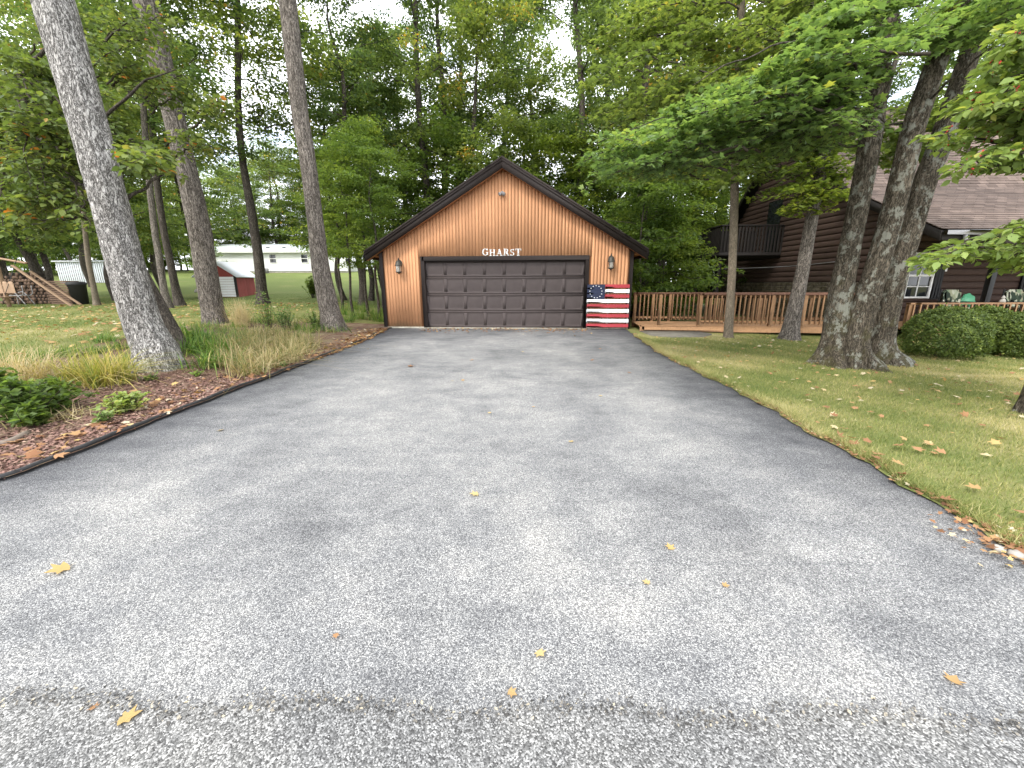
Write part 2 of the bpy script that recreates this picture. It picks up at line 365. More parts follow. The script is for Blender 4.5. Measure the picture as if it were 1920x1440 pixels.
G1 = [(0, (0.062, 0.092, 0.038)), (0.5, (0.120, 0.168, 0.066)), (0.85, (0.205, 0.245, 0.088)), (0.975, (0.29, 0.28, 0.085)), (1, (0.36, 0.22, 0.06))]
M['leaf_maple'] = m_leaf('maple_leaf', [(0, (0.078, 0.128, 0.052)), (0.5, (0.130, 0.205, 0.082)), (0.9, (0.21, 0.28, 0.095)), (1, (0.32, 0.33, 0.08))], 0.50)
M['leaf_forest'] = m_leaf('forest_leaf', G1, 0.55, objvar=0.5)
M['leaf_under'] = m_leaf('understory_leaf', [(0, (0.075, 0.115, 0.034)), (0.6, (0.145, 0.205, 0.055)), (1, (0.26, 0.30, 0.075))], 0.55, objvar=0.4)
M['leaf_dog'] = m_leaf('dogwood_leaf', [(0, (0.075, 0.105, 0.032)), (0.5, (0.140, 0.185, 0.055)), (0.85, (0.23, 0.255, 0.075)), (0.985, (0.30, 0.26, 0.07)), (1, (0.50, 0.17, 0.03))], 0.42)
M['leaf_dog_light'] = m_leaf('pale_dogwood_leaf', [(0, (0.10, 0.155, 0.050)), (0.5, (0.170, 0.240, 0.078)), (0.9, (0.25, 0.31, 0.11)), (1, (0.34, 0.35, 0.11))], 0.42)
M['leaf_box'] = m_leaf('boxwood_leaf', [(0, (0.045, 0.070, 0.018)), (0.6, (0.110, 0.150, 0.034)), (1, (0.24, 0.27, 0.065))], 0.3)
M['bark_pale'] = m_bark('pale_ash_bark', (0.07, 0.065, 0.06), (0.74, 0.71, 0.68), sx=34, sz=13, depth=0.03)
M['bark_grey'] = m_bark('grey_brown_bark', (0.055, 0.047, 0.040), (0.37, 0.325, 0.285), sx=32, sz=8, depth=0.03)
M['bark_moss'] = m_bark('mossy_lichen_bark', (0.036, 0.031, 0.023), (0.22, 0.185, 0.145), (0.075, 0.068, 0.028), (0.27, 0.275, 0.235), 30, 9, 0.03)
M['bark_brown'] = m_bark('smooth_brown_bark', (0.10, 0.083, 0.062), (0.25, 0.205, 0.155), None, None, 40, 14, 0.008)
M['bark_dark'] = m_bark('dark_forest_bark', (0.034, 0.029, 0.024), (0.15, 0.128, 0.108), None, None, 26, 7, 0.02)
M['twig'] = m_plain('twig_bark', (0.055, 0.046, 0.036), 0.9, 0.1, 0.3)

# ------------------------------------------------------------------ leaves
def leaf_template(kind):
    if kind == 'diamond':
        V = [(0, 0, 0), (0.30, 0.48, 0.05), (0, 1, -0.05), (-0.30, 0.48, 0.05)]; F = [(0, 1, 2), (0, 2, 3)]
    elif kind == 'oval':
        V = [(0, 0, 0), (0.26, 0.28, 0.05), (0.29, 0.58, 0.03), (0, 1.0, -0.14), (-0.29, 0.58, 0.03), (-0.26, 0.28, 0.05), (0, 0.5, -0.02)]
        F = [(0, 1, 6), (1, 2, 6), (2, 3, 6), (3, 4, 6), (4, 5, 6), (5, 0, 6)]
    else:   # maple: five pointed lobes
        o = [(0, 0), (0.22, 0.02), (0.50, 0.12), (0.30, 0.30), (0.62, 0.62), (0.24, 0.58), (0.0, 1.0), (-0.24, 0.58), (-0.62, 0.62), (-0.30, 0.30), (-0.50, 0.12), (-0.22, 0.02)]
        V = [(x, y, -0.22 * (abs(x) ** 1.5) - 0.12 * max(0, y - .5)) for x, y in o] + [(0, 0.36, 0.03)]
        n = len(o); F = [(i, (i + 1) % n, n) for i in range(n)]
    return np.array(V, float), np.array(F)
def leaf_mesh(name, P, Nrm, Head, size, tone, kind='diamond'):
    """a leaf at every point P, its face along Nrm, its tip along Head"""
    T, F = leaf_template(kind); n = len(P); k = len(T)
    Nrm = Nrm / (np.linalg.norm(Nrm, axis=1)[:, None] + 1e-9)
    Head = Head - Nrm * np.sum(Head * Nrm, 1)[:, None]; Head = Head / (np.linalg.norm(Head, axis=1)[:, None] + 1e-9)
    X = np.cross(Head, Nrm); s = np.broadcast_to(size, (n,))[:, None, None]
    V = P[:, None, :] + s * (T[None, :, 0, None] * X[:, None] + T[None, :, 1, None] * Head[:, None] + T[None, :, 2, None] * Nrm[:, None])
    Fa = (np.arange(n)[:, None, None] * k + F[None]).reshape(-1, 3)
    return mesh_np(name, V.reshape(-1, 3), Fa, False, {'tone': np.repeat(np.clip(tone, 0, 1), k)})
def rnd_dirs(n, flat=0.0):
    d = RS.normal(size=(n, 3)); d[:, 2] *= (1 - flat); return d / (np.linalg.norm(d, axis=1)[:, None] + 1e-9)
def cluster_leaves(cent, crad, per, size, flat=0.45, tilt=0.55, droop=0.25, kind='diamond', name='foliage', tone_sh=0.0):
    n = len(cent); tot = n * per
    ci = np.repeat(np.arange(n), per); d = rnd_dirs(tot); r = RS.uniform(0, 1, tot) ** 0.5
    off = d * r[:, None] * np.repeat(crad, per)[:, None]; off[:, 2] *= flat
    off[:, 2] -= droop * (off[:, 0] ** 2 + off[:, 1] ** 2) / np.repeat(crad, per)
    P = cent[ci] + off
    N = np.tile([0, 0, 1.0], (tot, 1)) + tilt * RS.normal(size=(tot, 3)); H = off + 0.6 * RS.normal(size=(tot, 3)) * np.repeat(crad, per)[:, None]; H[:, 2] -= 0.4
    ctone = RS.normal(0.42 + tone_sh, 0.17, n); tone = ctone[ci] + RS.normal(0, 0.13, tot)
    return leaf_mesh(name, P, N, H, size * RS.uniform(0.65, 1.3, tot), tone, kind)

# ------------------------------------------------------------------ trunks
def vnoise(x, y, z, seed=0):
    s = seed * 1.37
    return (np.sin(1.3 * x + 2.1 * y + 0.7 * z + s) + np.sin(2.9 * x - 1.7 * y + 1.9 * z + 2 * s) * 0.6 + np.sin(4.7 * y + 3.1 * z - 3.3 * x + 3 * s) * 0.4) / 2.0
def trunk_mesh(name, path, radii, sides=40, rings=120, flare=0.5, flare_h=0.7, lobes=5, rough=0.02, seed=0):
    P = smooth_path(path, rings); R = np.interp(np.linspace(0, len(radii) - 1, rings), np.arange(len(radii)), radii)
    T, N, B = frames(P); a = np.arange(sides) * 2 * math.pi / sides
    h = np.concatenate([[0], np.cumsum(np.linalg.norm(np.diff(P, axis=0), axis=1))])
    fl = flare * np.exp(-((h / flare_h) ** 1.3) * 2.2)
    lob = 1 + 0.45 * np.sin(lobes * a + seed)[None, :] + 0.25 * np.sin((lobes + 2) * a + 2.1 * seed)[None, :]
    RR = R[:, None] * (1 + fl[:, None] * lob)
    RR *= 1 + rough * (vnoise(6 * np.cos(a)[None, :], 6 * np.sin(a)[None, :], 2.2 * h[:, None], seed) + 1.3 * vnoise(2 * np.cos(a)[None, :], 2 * np.sin(a)[None, :], 0.8 * h[:, None], seed + 3))
    if sides >= 36:                           # furrows of the bark
        q = vnoise(15 * np.cos(a)[None, :] + 0.8 * np.sin(3.1 * h)[:, None], 15 * np.sin(a)[None, :], 5.0 * h[:, None], seed + 7); RR = RR + R[:, None] * 0.035 * (np.abs(q) - 0.35)
    V = P[:, None, :] + RR[..., None] * (np.cos(a)[None, :, None] * N[:, None, :] + np.sin(a)[None, :, None] * B[:, None, :])
    i = np.arange(rings - 1)[:, None] * sides; j = np.arange(sides)[None, :]; k = (j + 1) % sides
    F = np.stack([i + j, i + k, i + sides + k, i + sides + j], -1).reshape(-1, 4)
    return V.reshape(-1, 3), [F]
def limb(a, b, r0, r1, wob=0.12, n=9, sides=7, sag=0.0):
    a = np.array(a, float); b = np.array(b, float); t = np.linspace(0, 1, n)[:, None]
    P = a + (b - a) * t; L = np.linalg.norm(b - a)
    P[1:-1] += RS.normal(0, wob * L * 0.18, (n - 2, 3)); P[:, 2] += sag * L * (4 * t[:, 0] * (1 - t[:, 0]))
    P = smooth_path(P, n * 2); return tube(P, np.linspace(r0, r1, len(P)), sides), P

# spray of leaves on forked twigs along a bough, layered flat as maples and dogwoods grow
def bough(base, tip, r0, twig_len, leaf, nt=14, per=9, sag=0.06, kind='maple', spread=0.35, tilt=0.35, hang=0.35, sub=True):
    (tv, tf), P = limb(base, tip, r0, r0 * 0.25, 0.10, 9, 6, sag)
    wood = [(tv, tf)]; LP = []; LN = []; LH = []
    axis = P[-1] - P[0]; axis /= np.linalg.norm(axis)
    side = np.cross(axis, [0, 0, 1.0]); side /= np.linalg.norm(side) + 1e-9
    def leaves_on(Q, n):
        d = Q[-1] - Q[0]; d = d / (np.linalg.norm(d) + 1e-9)
        for q in range(n):
            u = (q + RS.uniform(0.2, 1.0)) / n; i = min(int(u * (len(Q) - 1)), len(Q) - 1)
            sgn = 1 if q % 2 else -1; o = np.cross(d, [0, 0, 1.0]) * sgn
            hd = d * 0.7 + o * RS.uniform(0.4, 1.0) + RS.normal(0, 0.25, 3); hd[2] -= hang
            LP.append(Q[i] + o * 0.35 * leaf + RS.normal(0, 0.25 * leaf, 3)); LH.append(hd)
            LN.append(np.array([0, 0, 1.0]) + RS.normal(0, tilt, 3))
    for k in range(nt):
        u = 0.12 + 0.88 * (k + RS.uniform(0, 0.8)) / nt; i = min(int(u * (len(P) - 1)), len(P) - 1)
        sg = 1 if k % 2 else -1; L = twig_len * RS.uniform(0.55, 1.1) * (1.15 - 0.65 * u)
        d = axis * RS.uniform(0.4, 1.0) + side * sg * RS.uniform(0.6, 1.1) + np.array([0, 0, RS.normal(0, spread * 0.5)]); d /= np.linalg.norm(d)
        t = np.linspace(0, 1, 6)[:, None]; Q = P[i] + d * L * t; Q[:, 2] -= 0.16 * L * t[:, 0] ** 2
        wood.append(tube(Q, np.linspace(r0 * 0.28, 0.002, 6), 4)); leaves_on(Q, per)
        if sub:
            for s2 in (-1, 1):
                d2 = d * 0.7 + np.cross(d, [0, 0, 1.0]) * s2 * 0.7; Q2 = Q[3] + d2 * L * 0.5 * t; Q2[:, 2] -= 0.1 * L * t[:, 0] ** 2
                wood.append(tube(Q2, np.linspace(r0 * 0.15, 0.002, 6), 3)); leaves_on(Q2, max(3, per // 2))
    leaves_on(P[len(P) // 2:], per)
    return wood, np.array(LP), np.array(LN), np.array(LH)
def leafy_crown(name, boughs, leaf, kind, mat, parent, origin, wood_mat, tone_mu=0.5, tone_sd=0.18):
    """boughs -> one crown mesh and one branch mesh, both parts of the tree"""
    W = []; LP = []; LN = []; LH = []; LT = []
    for b in boughs:
        W += b[0]; LP.append(b[1]); LN.append(b[2]); LH.append(b[3])
        LT.append(RS.normal(tone_mu + RS.normal(0, 0.10), tone_sd, len(b[1])))
    LP = np.concatenate(LP) - origin; n = len(LP)
    me = leaf_mesh(name, LP, np.concatenate(LN), np.concatenate(LH), leaf * RS.uniform(0.6, 1.2, n), np.concatenate(LT), kind)
    c = link('crown', me, mat, parent)
    V, F = join(W); br = link('branches', mesh_np('branches', V - origin, F, True), wood_mat, parent)
    return c, br

# ================================================================== the setting: ground, driveway, road
def G0(px, py):
    d = ray(px, py); t = -CAM_H / d[2]; return np.array([d[0] * t, d[1] * t])
GX, GY, PHI = -0.243, 13.06, -0.0714                     # garage: middle of its front wall on the ground
L_px = [(0, 905), (130, 858), (250, 808), (430, 737), (560, 688), (640, 656), (690, 636), (722, 619)]
R_px = [(1920, 1052), (1858, 1018), (1835, 988), (1800, 968), (1700, 912), (1550, 828), (1400, 743), (1290, 690), (1240, 665), (1212, 645), (1190, 630), (1181, 621)]
Lp = np.array([G0(*p) for p in L_px]); Rp = np.array([G0(*p) for p in R_px])
Lp = np.vstack([[(-7.2, 1.03), (-5.6, 1.9)], Lp]); Rp = np.vstack([[(7.0, 1.03), (4.6, 1.75)], Rp])
ys_l, xs_l = Lp[:, 1], Lp[:, 0]; ys_r, xs_r = Rp[:, 1], Rp[:, 0]
def wob(y, s): return 0.025 * np.sin(5.3 * y + s) + 0.018 * np.sin(13.1 * y + 2 * s) + 0.012 * np.sin(29 * y + s)
def drive_l(y): return np.interp(y, ys_l, xs_l) + 0.4 * wob(y, 1)
def drive_r(y): return np.interp(y, ys_r, xs_r) + wob(y, 4)
BED_Y = [0.5, 2, 5, 6.3, 8, 10, 11.5, 12.5, 13.0, 13.6, 14.3]; BED_X = [-9.5, -8.6, -7.6, -7.8, -8.0, -8.3, -8.5, -8.0, -7.2, -6.0, -4.6]
def bed_l(y): return np.interp(y, BED_Y, BED_X)
Y_END = 13.5
def strip(name, rows, xa, xb, cols, zf, mat, attrs=None, pw=1.0):
    u = np.linspace(0, 1, cols) ** pw
    A = np.array([xa(y) for y in rows])[:, None]; Bq = np.array([xb(y) for y in rows])[:, None]
    X = A + (Bq - A) * u[None, :]; Y = np.repeat(rows[:, None], cols, 1); Z = zf(X, Y)
    V = np.stack([X, Y, Z], -1).reshape(-1, 3); n = len(rows)
    i = np.arange(n - 1)[:, None] * cols; j = np.arange(cols - 1)[None, :]
    F = np.stack([i + j, i + j + 1, i + cols + j + 1, i + cols + j], -1).reshape(-1, 4)
    fx = np.mean(V[F[0]], 0)
    if np.cross(V[F[0][1]] - V[F[0][0]], V[F[0][2]] - V[F[0][0]])[2] < 0: F = F[:, ::-1]
    at = {k: f(X, Y).ravel() for k, f in (attrs or {}).items()}
    return tag(link(name, mesh_np(name, V, F, True, at), mat), kind='structure')
rows = np.arange(0.85, Y_END + 0.01, 0.06)
def shade_wear_f(X, Y):
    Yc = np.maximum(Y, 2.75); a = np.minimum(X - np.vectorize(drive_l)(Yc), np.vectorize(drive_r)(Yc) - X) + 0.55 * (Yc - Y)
    e = np.clip(a / 1.35, 0, 1) ** 0.8 * 0.86 + 0.05  # shade of the trees painted in towards both edges
    e -= 0.30 * sstep(9.6, 12.0, Y)  # painted shade in front of the garage
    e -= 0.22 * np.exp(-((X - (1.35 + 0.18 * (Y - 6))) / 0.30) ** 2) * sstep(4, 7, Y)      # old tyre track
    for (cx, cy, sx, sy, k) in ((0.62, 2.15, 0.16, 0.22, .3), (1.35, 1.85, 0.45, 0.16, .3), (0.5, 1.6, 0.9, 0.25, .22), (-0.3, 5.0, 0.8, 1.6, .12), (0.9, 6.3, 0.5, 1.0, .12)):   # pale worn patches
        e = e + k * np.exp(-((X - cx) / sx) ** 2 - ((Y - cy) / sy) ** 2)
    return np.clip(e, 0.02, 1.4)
strip('driveway', rows, drive_l, drive_r, 60, lambda X, Y: 0.0 * X + 0.004 * np.sin(X * 1.1) * np.sin(Y * 0.8), M['asphalt'], {'edge': shade_wear_f})
# the road: a slightly lower chip-seal sheet with a ragged seam against the driveway
rx = np.linspace(-45, 45, 900); seam = 1.03 + 0.035 * (-rx / 1.5) * (np.abs(rx) < 3) + 0.02 * np.sin(rx * 7) + 0.012 * np.sin(rx * 19 + 1)
seam = 1.055 - 0.02 * np.clip(rx, -2, 2) + 0.018 * np.sin(rx * 7) + 0.010 * np.sin(rx * 19 + 1) + 0.008 * np.sin(rx * 41)
V = np.concatenate([np.stack([rx, seam, 0 * rx + 0.007], -1), np.stack([rx, 0 * rx - 7, 0 * rx + 0.007], -1)])
i = np.arange(len(rx) - 1); F = np.stack([i + len(rx), i + len(rx) + 1, i + 1, i], -1)
tag(link('road', mesh_np('road', V, F), M['road']), kind='structure')
gx_ = RS.uniform(-4, 4, 2600); gy_ = 1.055 - 0.02 * np.clip(gx_, -2, 2) + 0.018 * np.sin(gx_ * 7) + RS.normal(0, 0.022, 2600)
GRIT = (gx_, gy_)
# dryness of the turf and a painted sun streak, shared by the soil sheet and the blades standing on it
def dry(x, y):
    d = 0.45 + 0.22 * np.sin(0.9 * x + 0.5 * y + 1.0) * np.sin(1.1 * y - 0.3 * x) + 0.16 * np.sin(2.3 * x - 1.1 * y) * np.sin(1.9 * y + 0.8) + 0.10 * np.sin(5.1 * x + 3.7 * y)
    d = d + 0.5 * np.exp(-((y - 6.05 + 0.14 * (x - 8)) / 0.10) ** 2) * sstep(6.2, 7.4, x)                # streak of sunlight painted pale near the bushes
    d = d + 0.22 * np.exp(-(((x - 5.2) / 0.9) ** 2 + ((y - 5.3) / 0.35) ** 2))
    d = d + 0.10 * np.exp(-((y - 9.5) / 1.6) ** 2) * (x < -7) - 0.16 * (x < -7)
    d = d - 0.30 * sstep(17, 24, y)                                                                      # lush green far lawn
    return np.clip(d, 0, 1)
rows2 = np.concatenate([np.arange(1.03, 14, 0.12), np.arange(14, 66, 0.5), np.arange(66, 160, 4.0)])
strip('lawn', rows2, lambda y: drive_r(y) - 0.02 if y < Y_END else -1.0, lambda y: 95.0, 130, lambda X, Y: gz(X, Y) + 0.0 * X, M['lawn'], {'dry': dry}, 2.2)
strip('lawn', rows2, lambda y: bed_l(y) if y < 14.3 else -1.0, lambda y: -95.0, 130, lambda X, Y: gz(X, Y), M['lawn'], {'dry': dry}, 2.2)
rows3 = np.arange(1.03, 14.45, 0.10)
strip('mulch_bed', rows3, lambda y: bed_l(y) - 0.25, lambda y: drive_l(y) + 0.012, 60, lambda X, Y: gz(X, Y) + 0.016, M['mulch'])
tag(link('ground', mesh_np('ground', np.array([(-95, -8, -0.09), (95, -8, -0.09), (95, 40, -0.14), (-95, 40, -0.14)]), np.array([[0, 1, 2, 3]]), False, {'dry': [0.7] * 4}), M['mulch']), kind='structure')
tag(link('verge', mesh_np('verge', np.array([(-95, -60, -0.05), (95, -60, -0.05), (95, -6.9, -0.05), (-95, -6.9, -0.05)]), np.array([[0, 1, 2, 3]]),
     False, {'dry': [0.4] * 4}), M['lawn']), kind='structure')

# short turf blades: nobody could count them
def blades(name, X, Y, hgt, wid, tone, mat, zoff=0.0, lean=0.5):
    n = len(X); Z = gz(X, Y) + zoff; a = RS.uniform(0, 2 * math.pi, n); dx, dy = np.cos(a), np.sin(a)
    l = RS.uniform(-1, 1, n) * lean * hgt; l2 = RS.uniform(-1, 1, n) * lean * hgt
    V = np.stack([np.stack([X - dx * wid, Y - dy * wid, Z - 0.01], -1), np.stack([X + dx * wid, Y + dy * wid, Z - 0.01], -1), np.stack([X + l, Y + l2, Z + hgt], -1)], 1)
    return tag(link(name, mesh_np(name, V.reshape(-1, 3), np.arange(3 * n).reshape(n, 3), False, {'tone': np.repeat(tone, 3)}), mat), kind='stuff')
def scatter(n, x0, x1, y0, y1, ok):
    X = RS.uniform(x0, x1, n); Y = RS.uniform(y0, y1, n); k = ok(X, Y); return X[k], Y[k]
X1, Y1 = scatter(400000, 1.8, 13, 1.5, 11.5, lambda X, Y: (X > np.vectorize(drive_r)(Y) + 0.03) & (RS.uniform(0, 1, len(X)) < np.clip(5.5 / (Y + 0.7), 0.25, 1)) & (X < 1.5 * Y + 1.5) & ~((X < 5.7) & (Y > 10.6)))
tag(blades('turf', X1, Y1, RS.uniform(0.018, 0.045, len(X1)), RS.uniform(0.002, 0.004, len(X1)) * (1 + Y1 * 0.05), np.clip(dry(X1, Y1) + RS.normal(0, 0.22, len(X1)), 0, 1), M['grass'], lean=0.9),
    'short patchy green and straw lawn grass right of the driveway', 'grass')
Y1 = RS.uniform(1.6, 11, 16000); X1 = np.vectorize(drive_r)(Y1) + np.abs(RS.normal(0, 0.07, 16000)) + 0.01
tag(blades('turf', X1, Y1, RS.uniform(0.03, 0.085, len(X1)), RS.uniform(0.002, 0.0035, len(X1)), np.clip(dry(X1, Y1) + RS.normal(0.1, 0.25, len(X1)), 0, 1), M['grass'], lean=1.2), 'longer untrimmed grass fringe along the asphalt edge', 'grass')
X1, Y1 = scatter(230000, -30, -7.0, 4.5, 30, lambda X, Y: (X < np.vectorize(bed_l)(np.clip(Y, 0, 13.5)) + 0.2) & (X > -1.35 * Y - 1) & (RS.uniform(0, 1, len(X)) < np.clip(9 / Y, 0.2, 1)))
tag(blades('turf', X1, Y1, RS.uniform(0.025, 0.06, len(X1)), RS.uniform(0.004, 0.008, len(X1)), np.clip(dry(X1, Y1) + RS.normal(0, 0.2, len(X1)), 0, 1), M['grass'], lean=0.8),
    'short leaf strewn lawn grass behind the planting bed', 'grass')

# concrete threshold in front of the garage door and the little pad by the deck
def gw(a, b, z=0.0):                      # garage frame: a along the front, b into the building
    c, s = math.cos(PHI), math.sin(PHI); return (GX + a * c - b * s, GY + a * s + b * c, z)
ap = link('apron', boxes_mesh('apron', [(-2.75, -0.16, -0.02, 2.75, 0.5, 0.022)]), M['concrete'], None, gw(0, 0), (0, 0, PHI)); tag(ap, kind='structure')
pd = np.array([(3.78, 11.0), (4.2, 10.55), (5.1, 10.7), (5.55, 11.2), (5.4, 12.0), (3.8, 12.0)])
V = np.concatenate([np.c_[pd, np.full(len(pd), -0.05)], np.c_[pd, np.full(len(pd), 0.035)]]); n = len(pd)
tag(link('path', mesh_np('path', V, [np.array([[q, (q + 1) % n, n + (q + 1) % n, n + q] for q in range(n)]), np.array([list(range(n, 2 * n))])]), M['pad']), kind='structure')

# ================================================================== garage
gar = empty('garage', gw(0, 0), 'orange stained gabled garage with a wide brown sectional door and dark trim', 'garage', rz=PHI)
HW, APEX, PITCH_G, RAKE_V, OH, DEPTH = 3.895, 4.945, 0.594, 0.33, 0.30, 7.4
def under(x): return APEX - RAKE_V + 0.02 - PITCH_G * abs(x)
JX, JH = 2.62, 2.233
# backing walls
bk = []
V = [(-HW, 0.02, 0), (-JX, 0.02, 0), (-JX, 0.02, JH), (JX, 0.02, JH), (JX, 0.02, 0), (HW, 0.02, 0), (HW, 0.02, under(HW)), (0, 0.02, under(0)), (-HW, 0.02, under(HW))]
V = np.array(V); V2 = V + np.array([0, 0.10, 0]); n = len(V)
Fq = [np.array([[0, 1, 2, 8], [5, 6, 3, 4]]), np.array([[8, 2, 3, 6, 7]])]
Fb = [f[:, ::-1] + n for f in Fq]; Fs = [np.array([[q, q + n, (q + 1) % n + n, (q + 1) % n] for q in range(n)])]
link('front_wall', mesh_np('front_wall', np.concatenate([V, V2]), Fq + Fb + Fs), M['groove_shade'], gar)
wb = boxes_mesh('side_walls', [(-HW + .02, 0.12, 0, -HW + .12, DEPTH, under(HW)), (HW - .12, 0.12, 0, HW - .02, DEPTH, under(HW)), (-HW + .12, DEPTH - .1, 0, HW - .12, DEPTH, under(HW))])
link('side_walls', wb, M['groove_shade'], gar)
# each siding board is a piece of its own; those over the door stop above the header
def board_mesh(x0, x1, zb):
    xs = [x0, x1] if not (x0 < 0 < x1) else [x0, 0, x1]
    f = [(x, -0.004, zb) for x in (x0, x1)] + [(x, -0.004, under(x) + 0.03) for x in reversed(xs)]
    b = [(x, 0.018, z) for x, y, z in f]; n = len(f)
    return mesh_np('siding_board', np.array(f + b), [np.array([list(range(n))]), np.array([[q, q + n, (q + 1) % n + n, (q + 1) % n] for q in range(n)])])
pitchb = 0.1016; nb = int(2 * HW / pitchb)
x = -HW + 0.09
while x < HW - 0.09:
    x0, x1 = x, min(x + pitchb - 0.013, HW - 0.09)
    if x1 - x0 > 0.03:
        zb = 0.045 if (x1 < -JX + 0.02 or x0 > JX - 0.02) else JH - 0.02
        link('siding_board', board_mesh(x0, x1, zb), M['siding'], gar)
    x += pitchb
for s in (-1, 1):
    y = 0.16
    while y < DEPTH - 0.1:
        piece('siding_board', M['siding'], gar, (s * (HW - 0.02) - 0.012, y, 0.045), (s * (HW - 0.02) + 0.012, y + 0.19, under(HW) - 0.02)); y += 0.203
    piece('corner_board', M['trim'], gar, (s * HW - 0.055, -0.03, 0.0), (s * HW + 0.055, 0.11, under(HW) + 0.02), None, 0.03)
    piece('door_jamb', M['trim'], gar, (s * (JX - 0.055) - 0.06, -0.035, 0.0), (s * (JX - 0.055) + 0.06, 0.14, JH - 0.13), None, 0.02)
piece('door_header', M['trim'], gar, (-JX - 0.005, -0.045, JH - 0.13), (JX + 0.005, 0.14, JH), None, 0.02)
piece('door_stop', M['trim'], gar, (-JX + 0.115, 0.06, JH - 0.19), (JX - 0.115, 0.12, JH - 0.131))
# roof: two slabs with shingle courses, rake boards at the front, soffits
EAVE = 4.30
def roof_slab(s):
    z = lambda x: APEX - PITCH_G * abs(x)
    t = 0.055
    V = []
    for y in (-OH - 0.03, DEPTH + 0.3):
        for x in (0, s * EAVE): V += [(x, y, z(x)), (x, y, z(x) - t)]
    return mesh_np('roof_slope', np.array(V), np.array([[0, 2, 6, 4], [1, 5, 7, 3], [0, 1, 3, 2], [4, 6, 7, 5], [2, 3, 7, 6], [0, 4, 5, 1]]))
def m_shingle(name, col, rows_per_m=6.5, sx=3.2):
    m, nt, b = nmat(name, 0.9, 0.15); br = node(nt, 'ShaderNodeTexBrick', Scale=1.0); br.inputs['Brick Width'].default_value = 0.3; br.inputs['Row Height'].default_value = 0.145
    br.inputs['Mortar Size'].default_value = 0.006; br.inputs['Color1'].default_value = (*tint(col, 0.72), 1); br.inputs['Color2'].default_value = (*tint(col, 1.2), 1); br.inputs['Mortar'].default_value = (*tint(col, 0.35), 1)
    br.offset = 0.5; nt.links.new(pos(nt), br.inputs['Vector'])
    g = noise(nt, pos(nt), 2.2, 5, 0.6); c = mixc(nt, 0.6, br.outputs['Color'], ramp(nt, [(0.3, (0.7, 0.7, 0.7)), (0.7, (1.25, 1.25, 1.25))], g), 'MULTIPLY')
    f = noise(nt, pos(nt), 90, 3); c = mixc(nt, 0.5, c, ramp(nt, [(0.3, (0.7, 0.7, 0.7)), (0.7, (1.3, 1.3, 1.3))], f), 'MULTIPLY')
    nt.links.new(c, b.inputs['Base Color']); bump(nt, b, f, 0.4, 0.006); return m
M['shingle_dark'] = m_shingle('dark_brown_shingle', (0.042, 0.034, 0.031)); M['shingle_brown'] = m_shingle('weathered_brown_shingle', (0.150, 0.112, 0.094))
for s in (-1, 1):
    link('roof_slope', roof_slab(s), M['shingle_dark'], gar)
    L = EAVE / math.cos(math.atan(PITCH_G))
    def rake(y0, y1, dz0, dz1, xe=EAVE):
        f = [(0, APEX - dz0), (s * xe, APEX - PITCH_G * xe - dz0), (s * xe, APEX - PITCH_G * xe - dz1), (0, APEX - dz1)]
        V = np.array([(a, y0, z) for a, z in f] + [(a, y1, z) for a, z in f])
        return mesh_np('rake_board', V, np.array([[0, 1, 2, 3], [7, 6, 5, 4], [0, 4, 5, 1], [1, 5, 6, 2], [2, 6, 7, 3], [3, 7, 4, 0]]))
    link('rake_board', rake(-OH, -OH + 0.04, 0.058, RAKE_V - 0.02), M['trim'], gar)
    link('shingle_mould', rake(-OH - 0.018, -OH - 0.001, 0.057, 0.13), M['trim'], gar)
    link('soffit', rake(-OH + 0.041, -0.006, RAKE_V - 0.07, RAKE_V - 0.05), M['siding'], gar)
    piece('eave_soffit', M['siding'], gar, (s * (HW + 0.20) - 0.195, 0.0, 2.255), (s * (HW + 0.20) + 0.195, DEPTH, 2.275))
    zf = APEX - PITCH_G * EAVE - 0.06
    piece('fascia', M['trim'], gar, (s * (EAVE + 0.001) - 0.02, -OH, zf - 0.16), (s * (EAVE + 0.001) + 0.02, DEPTH + 0.3, zf))
# sectional door: four sections, eight pressed panels in each
SW, SH = 2.50, 2.115 / 4
def section_mesh():
    bl = []; cw = 2 * SW / 8; st = 0.055; rl = 0.06
    bl.append((-SW, 0, 0, SW, 0.04, rl)); bl.append((-SW, 0, SH - rl - 0.004, SW, 0.04, SH - 0.004))
    for k in range(9):
        xc = -SW + k * cw; a = max(-SW, xc - st); c = min(SW, xc + st); bl.append((a, 0, rl, c, 0.04, SH - rl - 0.004))
    return boxes_mesh('door_section', bl)
def panel_mesh():
    cw = 2 * SW / 8; hw, h0, h1 = cw / 2 - 0.055, 0.06, SH - 0.064
    def ring(i, d): return [(-hw + i, d, h0 + i), (hw - i, d, h0 + i), (hw - i, d, h1 - i), (-hw + i, d, h1 - i)]
    V = ring(0, 0.0) + ring(0.016, 0.010) + ring(0.040, 0.010) + ring(0.065, 0.003); F = []
    for r in range(3):
        for q in range(4): F.append([4 * r + q, 4 * r + (q + 1) % 4, 4 * r + 4 + (q + 1) % 4, 4 * r + 4 + q])
    F.append([12, 13, 14, 15]); return mesh_np('panel', np.array(V), np.array(F))
sm, pm = section_mesh(), panel_mesh()
for r in range(4):
    se = link('door_section', sm, M['door'], gar, (0, 0.085, 0.025 + r * SH))
    for k in range(8): link('panel', pm, M['door'], se, (-SW + (k + 0.5) * 2 * SW / 8, 0, 0))
piece('door_seal', M['plastic_black'], gar, (-SW, 0.09, 0.021), (SW, 0.12, 0.026))

for s in (-1, 1): piece('foundation', M['concrete'], gar, (min(s * JX, s * (HW + 0.02)), -0.012, -0.1), (max(s * JX, s * (HW + 0.02)), 0.3, 0.046))
